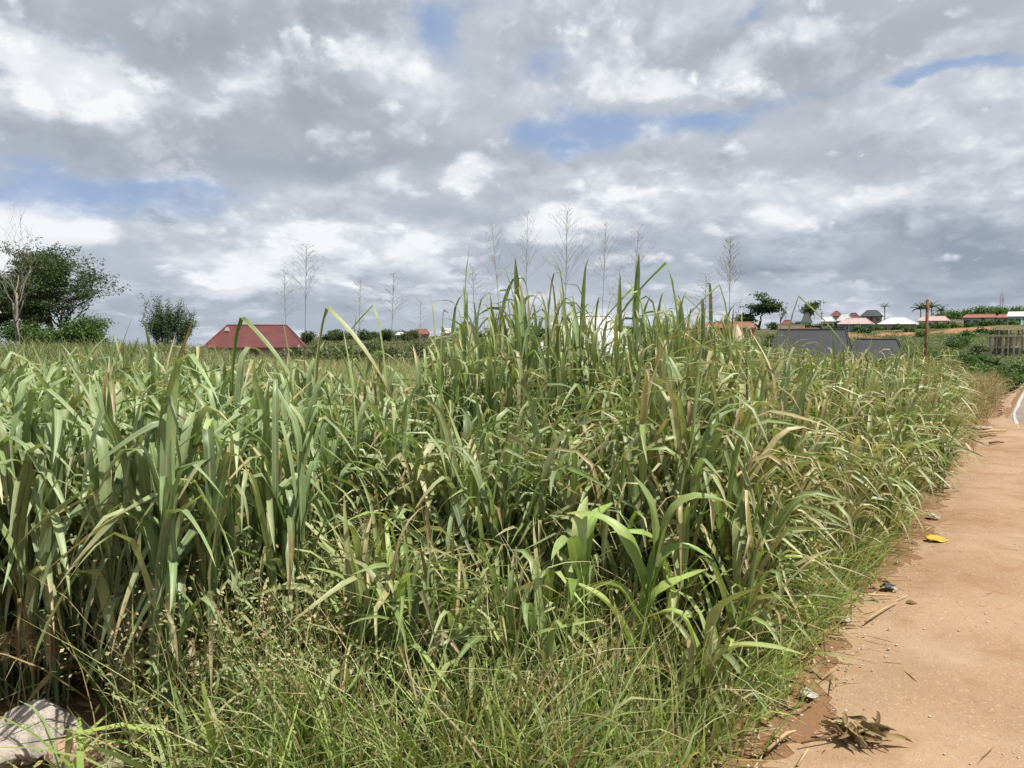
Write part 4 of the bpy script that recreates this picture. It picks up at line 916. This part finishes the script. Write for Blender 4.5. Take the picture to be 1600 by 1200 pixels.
# ------------------------------------------------------------------ poles, mast
pr_ = at(1449, 468, 62); zb = h1(pr_.x, 62)
M_POLE = mat('pole_wood', (.26, .13, .065), .85, .15, .4, 3, .4, 25)
root = empty('utility_pole', (pr_.x, 62, zb), 'weathered wooden utility pole with a stub on one side near its top', 'pole')
Hp = pr_.z - zb
MB().tube([(0, 0, -.2), (.02, 0, Hp * .5), (0.03, 0, Hp)], [.15, .13, .11], 10).build('post', M_POLE, root, True)
MB().tube([(-.02, -.08, Hp - .75), (-.28, -.1, Hp - .45), (-.36, -.1, Hp - .5)], [.06, .08, .05], 6).tube([(-.02, -.08, Hp - 1.0), (-.2, -.1, Hp - .6)], .045, 6).build('stub_arm', M_BARK, root, True)
MB().box((.01, -.13, Hp * .62), (.2, .05, .1)).build('metal_band', WM['grey'], root)
M_STEEL = mat('galvanised_steel', (.30, .31, .33), .5, .4)
ms = at(1565, 458, 330); zb = h1(ms.x, 330); root = empty('radio_mast', (ms.x, 330, zb), 'slim lattice radio mast rising above the hilltop trees', 'mast'); Hm = ms.z - zb
lat = MB()
for sx, sy in ((-.4, -.3), (.4, -.3), (0, .4)): lat.tube([(sx * 1.4, sy * 1.4, 0), (sx, sy, Hm)], .09, 4)
cr = [(-.45, -.34), (.45, -.34), (0, .45)]
for i_ in range(int(Hm / 1.2)):
    for k_ in range(3):
        a_, b_ = cr[k_], cr[(k_ + 1) % 3]; lat.tube([(a_[0] * 1.15, a_[1] * 1.15, i_ * 1.2), (b_[0] * 1.15, b_[1] * 1.15, i_ * 1.2 + 1.2)], .045, 3)
lat.build('lattice', M_STEEL, root)
for k_ in range(3): MB().box((cr[k_][0] * 1.5, cr[k_][1] * 1.5, Hm - 3), (.28, .28, 2.2)).build('antenna', WM['white'], root)
MB().tube([(0, 0, Hm - .4), (0, 0, Hm + 2)], .05, 4).build('rod', M_STEEL, root)
pl = at(1284, 487, 300); zb = h1(pl.x, 300); root = empty('far_pole', (pl.x, 300, zb), 'thin far electricity pole at the left of the hilltop cluster', 'pole')
MB().tube([(0, 0, 0), (0, 0, pl.z - zb)], .14, 5).build('post', M_BARK, root); MB().box((0, 0, pl.z - zb - .7), (1.8, .15, .15)).build('crossarm', M_BARK, root)

# sand heaps by the salmon house
M_SAND = mat('pale_sand', (.62, .52, .36), .95, .1, .25, .8, .4, 12)
for i_, (px, ytop, w_) in enumerate([(1134, 507, 14), (1150, 506, 18)]):
    d = 192; x = X(px, d); zb = h1(x, d); Hs = max(at(px, ytop, d).z - zb, 1.); rad = w_ / F * d / 2 * 1.5
    g = 18; uu = np.linspace(0, 1, g); aa = np.linspace(0, 2 * math.pi, 28, endpoint=False)
    rr_ = uu[:, None] * rad * (1 + .18 * (vnoise(np.cos(aa) * 2 + i_ * 9, np.sin(aa) * 2, 61) - .5))[None]
    vz = Hs * (1 - uu[:, None] ** 1.3) + .25 * (vnoise(rr_ * np.cos(aa) * .9, rr_ * np.sin(aa) * .9, 62) - .5) * (1 - uu[:, None]) - .15
    v = np.stack([rr_ * np.cos(aa), rr_ * np.sin(aa), vz], -1).reshape(-1, 3)
    ii = np.arange(g - 1)[:, None] * 28; jj = np.arange(28)[None]; f = np.stack([ii + jj, ii + 28 + jj, ii + 28 + (jj + 1) % 28, ii + (jj + 1) % 28], -1).reshape(-1, 4)
    o = build('sand_heap', v, f, M_SAND, None, None, True); o.location = (x, d, zb)
    tag(o, ['smaller pale sand heap in front of the salmon house', 'larger pale sand heap in front of the salmon house'][i_], 'sand heap')

# blue tarpaulin on the bushes
g = 16; uu, vv = np.meshgrid(np.linspace(-1, 1, g * 2), np.linspace(-1, 1, g)); M_TARP = mat('blue_tarpaulin', (.035, .09, .42), .5, .4, col2=(.45, .52, .68), nscale=1.6)
tp = at(1553, 606, 44); zb = h1(tp.x, 44)
zz = .75 + .35 * (vnoise(uu * 3 + 5, vv * 3, 71) - .5) + .25 * (vnoise(uu * 8, vv * 8, 72) - .5) - .7 * np.clip(np.maximum(np.abs(uu), np.abs(vv)) - .55, 0, 1) ** 1.2 * 1.6
v = np.stack([uu * .75, vv * .5, zz], -1).reshape(-1, 3)
ii = np.arange(g - 1)[:, None] * g * 2 + np.arange(g * 2 - 1)[None]
o = build('tarpaulin', v, np.stack([ii, ii + 1, ii + g * 2 + 1, ii + g * 2], -1).reshape(-1, 4), M_TARP, None, None, True); o.location = (tp.x, 44, zb)
sdm = o.modifiers.new('thickness', 'SOLIDIFY'); sdm.thickness = .01
tag(o, 'crumpled blue and white tarpaulin lying on the green beyond the verge', 'tarpaulin')
# ------------------------------------------------------------------ things lying on the dirt
def ground_at(px, py):
    d = CAMZ * F / (py - HOR) ; p = at(px, py, d); k_ = (CAMZ - .02) / (CAMZ - p.z) ; return Vector((p.x * k_, d * k_, 0))
def gz(x, y): return h1(x, y) + .012
def rock(mb, c, s, seed, n=2):
    pr = random.Random(seed); import bmesh as bmm
    bm = bmm.new(); bmm.ops.create_icosphere(bm, subdivisions=n, radius=1)
    sx, sy, sz = s; ph = [pr.uniform(0, 6) for _ in range(6)]
    pl_ = [(Vector((pr.gauss(0, 1), pr.gauss(0, 1), pr.gauss(0, 1))).normalized(), pr.uniform(.55, .85)) for _ in range(7)]
    V = []
    for v in bm.verts:
        p = v.co.copy()
        for nn, dd in pl_:
            e = p.dot(nn) - dd
            if e > 0: p -= nn * e
        if n > 2: q_ = p * 4; p *= 1 + .10 * (float(vnoise(np.array(q_.x + q_.z), np.array(q_.y - q_.z), seed)) - .5) + .06 * (float(vnoise(np.array(q_.x * 3 + q_.z), np.array(q_.y * 3 - q_.z * 2), seed + 1)) - .5)
        V.append((c[0] + p.x * sx, c[1] + p.y * sy, c[2] + p.z * sz))
    mb.add(V, [[v.index for v in f.verts] for f in bm.faces]); bm.free()
M_STONE = mat('pale_stone', (.62, .52, .40), .9, .15, .3, 12, .4, 60)
mb = MB(); pr = random.Random(3)
for i_ in range(1500):
    tt = 2.2 + 18 * pr.random() ** 1.6; qq = pr.uniform(-1.05, .9) if pr.random() < .6 else pr.gauss(-.85, .12)
    x, y = UX * tt + UY * qq, UY * tt - UX * qq; s_ = pr.uniform(.003, .010) * (1 + (pr.random() < .05) * 1.6)
    rock(mb, (x, y, h1(x, y) + .018 + s_ * .2), (s_, s_ * pr.uniform(.7, 1.2), s_ * .6), i_, 1)
tag(mb.build('pebbles', M_STONE), 'small pale pebbles scattered over the dirt', 'pebbles', kind='stuff')
acc = Acc()
nS = 420; tt = 2.2 + 16 * rng.random(nS) ** 1.5; qq = np.where(rng.random(nS) < .75, rng.normal(-.9, .13, nS), U(-1., .4, nS)); x, y = UX * tt + UY * qq, UY * tt - UX * qq
o = np.column_stack([x, y, hgt(x, y) + .03]); blades(acc, o, U(0, 6.28, nS), U(.04, .22, nS), U(.003, .009, nS), 1.53, 1.6, .5, .6, rng.normal(0, .5, nS), mixpal([STRAW, BROWN], [3, 1], nS), nseg=5, wide=False)
tag(acc.build('chaff', M_DRY), 'broken straw bits strewn along the edge of the dirt', 'chaff', kind='stuff')

def stick(px0, py0, px1, py1, r, label, colm, bend=.03):
    a, b_ = ground_at(px0, py0), ground_at(px1, py1); m_ = (a + b_) / 2 + Vector((bend, bend, .012)); x, y = (a.x + b_.x) / 2, (a.y + b_.y) / 2
    P_ = [Vector((p.x - x, p.y - y, r * 1.5 + .01 + (.012 if i == 1 else 0))) for i, p in enumerate((a, m_, b_))]
    o = MB().tube(P_, [r, r * .9, r * .6], 7).build('dry_stalk', colm, None, True); o.location = (x, y, gz(x, y)); tag(o, label, 'stalk')
M_STRAWS = mat('straw_stalk', (.52, .38, .20), .7, .2, .3, 10)
M_DKSTALK = mat('brown_stalk', (.22, .12, .06), .8, .15, .3, 10)
stick(1310, 942, 1395, 934, .008, 'thick pale dry stalk pointing out of the grass onto the dirt', M_STRAWS)
stick(1352, 974, 1402, 944, .006, 'straight pale dry stalk below the thick one on the dirt', M_STRAWS, 0)
stick(1198, 1176, 1243, 1146, .008, 'curved pale dry stalk left of the dead leaf pile', M_STRAWS)
stick(1252, 1164, 1365, 1158, .004, 'thin brown stalk running under the dead leaf pile', M_DKSTALK)
stick(1246, 1200, 1262, 1172, .005, 'short pale stalk at the bottom edge near the leaf pile', M_STRAWS)
stick(1528, 679, 1572, 676, .022, 'long pale branch lying across the far dirt', M_STRAWS)
stick(1532, 686, 1556, 684, .02, 'short dark branch lying on the far dirt', M_DKSTALK)
stick(1546, 695, 1568, 694, .016, 'dark twig in front of the branches on the far dirt', M_DKSTALK)

# the pile of dead leaves
pc = ground_at(1332, 1150); root = empty('dead_leaf_pile', (pc.x, pc.y, gz(pc.x, pc.y)), 'pile of curled dead brown leaves lying on the dirt', 'dead leaves')
kr = rng; rng = np.random.default_rng(77)
for i_ in range(30):
    a = Acc(); n = 1; b0 = np.array([[rng.normal(0, .055), rng.normal(0, .04), U(.012, .055)]])
    blades(a, b0, [U(0, 6.28)], [U(.07, .15)], [U(.016, .036)], [U(1.35, 1.6)], [U(1.5, 1.9)], [.5], [.8], [rng.normal(0, 1.1)], mixpal([BROWN], [1], 1) * U(.6, 1.3), None, None, [rng.normal(0, .7)], 9, fold=.5)
    a.v[0][:, 2] = np.maximum(a.v[0][:, 2], .006)
    a.build('dead_leaf', M_DRY, root)
for i_ in range(5):
    a_ = U(0, 6.28); MB().tube([(-.1 * math.cos(a_), -.1 * math.sin(a_), .02), (.0, 0, .04), (.15 * math.cos(a_), .15 * math.sin(a_), .02)], .003, 5).build('twig', M_DKSTALK, root)
rng = kr

# litter
def scrap(px, py, w, l, hh, m, label, seed, name='litter_scrap', cat='litter', rz=0.):
    c = ground_at(px, py); g = 12; uu, vv = np.meshgrid(np.linspace(-1, 1, g), np.linspace(-1, 1, g))
    ed = np.clip(np.maximum(np.abs(uu), np.abs(vv)), 0, 1)
    z = hh * (.25 + 1.1 * vnoise(uu * 1.7 + seed, vv * 1.7, seed) * (1 - .6 * ed ** 3)); jx = .22 * (vnoise(vv * 2 + seed, uu * 2, seed + 1) - .5); jy = .22 * (vnoise(uu * 2 + seed, vv * 2, seed + 2) - .5)
    x_, y_ = (uu * (1 - .22 * vv ** 2) + jx) * w / 2, (vv * (1 - .22 * uu ** 2) + jy) * l / 2
    ii = np.arange(g - 1)[:, None] * g + np.arange(g - 1)[None]
    o = build(name, np.stack([x_, y_, z], -1).reshape(-1, 3), np.stack([ii, ii + 1, ii + g + 1, ii + g], -1).reshape(-1, 4), m, None, None, True)
    o.location = (c.x, c.y, gz(c.x, c.y) + .006); o.rotation_euler.z = rz; sdm = o.modifiers.new('thickness', 'SOLIDIFY'); sdm.thickness = .002
    tag(o, label, cat)
M_YEL = mat('yellow_plastic', (.62, .40, .04), .4, .4, .2, 20); M_WHT = mat('white_plastic', (.46, .43, .38), .5, .4, .25, 20); M_BLK = mat('black_rubber', (.025, .025, .03), .6, .3, .2, 20)
scrap(1463, 844, .15, .16, .03, M_YEL, 'bright yellow plastic wrapper on the dirt by the grass edge', 4, rz=.4)
scrap(1458, 808, .09, .14, .03, M_WHT, 'white crumpled scrap at the foot of the grass above the yellow wrapper', 8, rz=.2)
scrap(1472, 760, .09, .16, .03, M_WHT, 'white scrap farther along the grass edge', 12, rz=1.)
scrap(1532, 669, .2, .4, .04, M_WHT, 'white scrap beside the far branches', 15, rz=.7)
scrap(1263, 1085, .07, .08, .02, M_WHT, 'white scrap under the grass near the leaf pile', 17, rz=.7)
scrap(1320, 968, .07, .06, .02, M_WHT, 'white shred on the soil left of the pale stalks', 19, rz=1.2)
scrap(1388, 918, .10, .07, .03, M_BLK, 'small black crumpled wrapper at the grass edge beside the dirt', 23, rz=.5)
scrap(1397, 921, .035, .05, .02, M_WHT, 'tiny white scrap touching the black wrapper', 25, rz=.9)
scrap(1424, 943, .06, .05, .018, M_DKSTALK, 'small brown dead leaf scrap right of the pale stalks', 27, 'dead_leaf_scrap', 'dead leaf', .3)

# broken concrete at the bottom left, with a clay brick
M_RUB = mat('rubble', (.58, .51, .43), .95, .15, .5, 9, .9, 60); M_BRK = mat('clay_brick', (.52, .33, .23), .9, .2, .35, 9, .4, 50)
for px, py, s_, m_, lb, sd_, nm in [(75, 1165, (.20, .15, .11), M_RUB, 'large pale broken concrete lump at the bottom left', 1, 'concrete_rubble'), (18, 1190, (.10, .10, .07), M_RUB, 'small grey concrete lump left of the large one', 2, 'concrete_rubble'),
                                   (130, 1192, (.13, .09, .075), M_BRK, 'orange clay block lying right of the concrete lump', 3, 'clay_block'), (180, 1200, (.07, .06, .05), M_RUB, 'small pale stone at the right end of the rubble', 4, 'stone')]:
    c = ground_at(px, py); mb = MB(); rock(mb, (0, 0, s_[2] * .55), s_, 500 + sd_, 5); o = mb.build(nm, m_, None); o.location = (c.x, c.y, h1(c.x, c.y)); tag(o, lb, 'rubble')
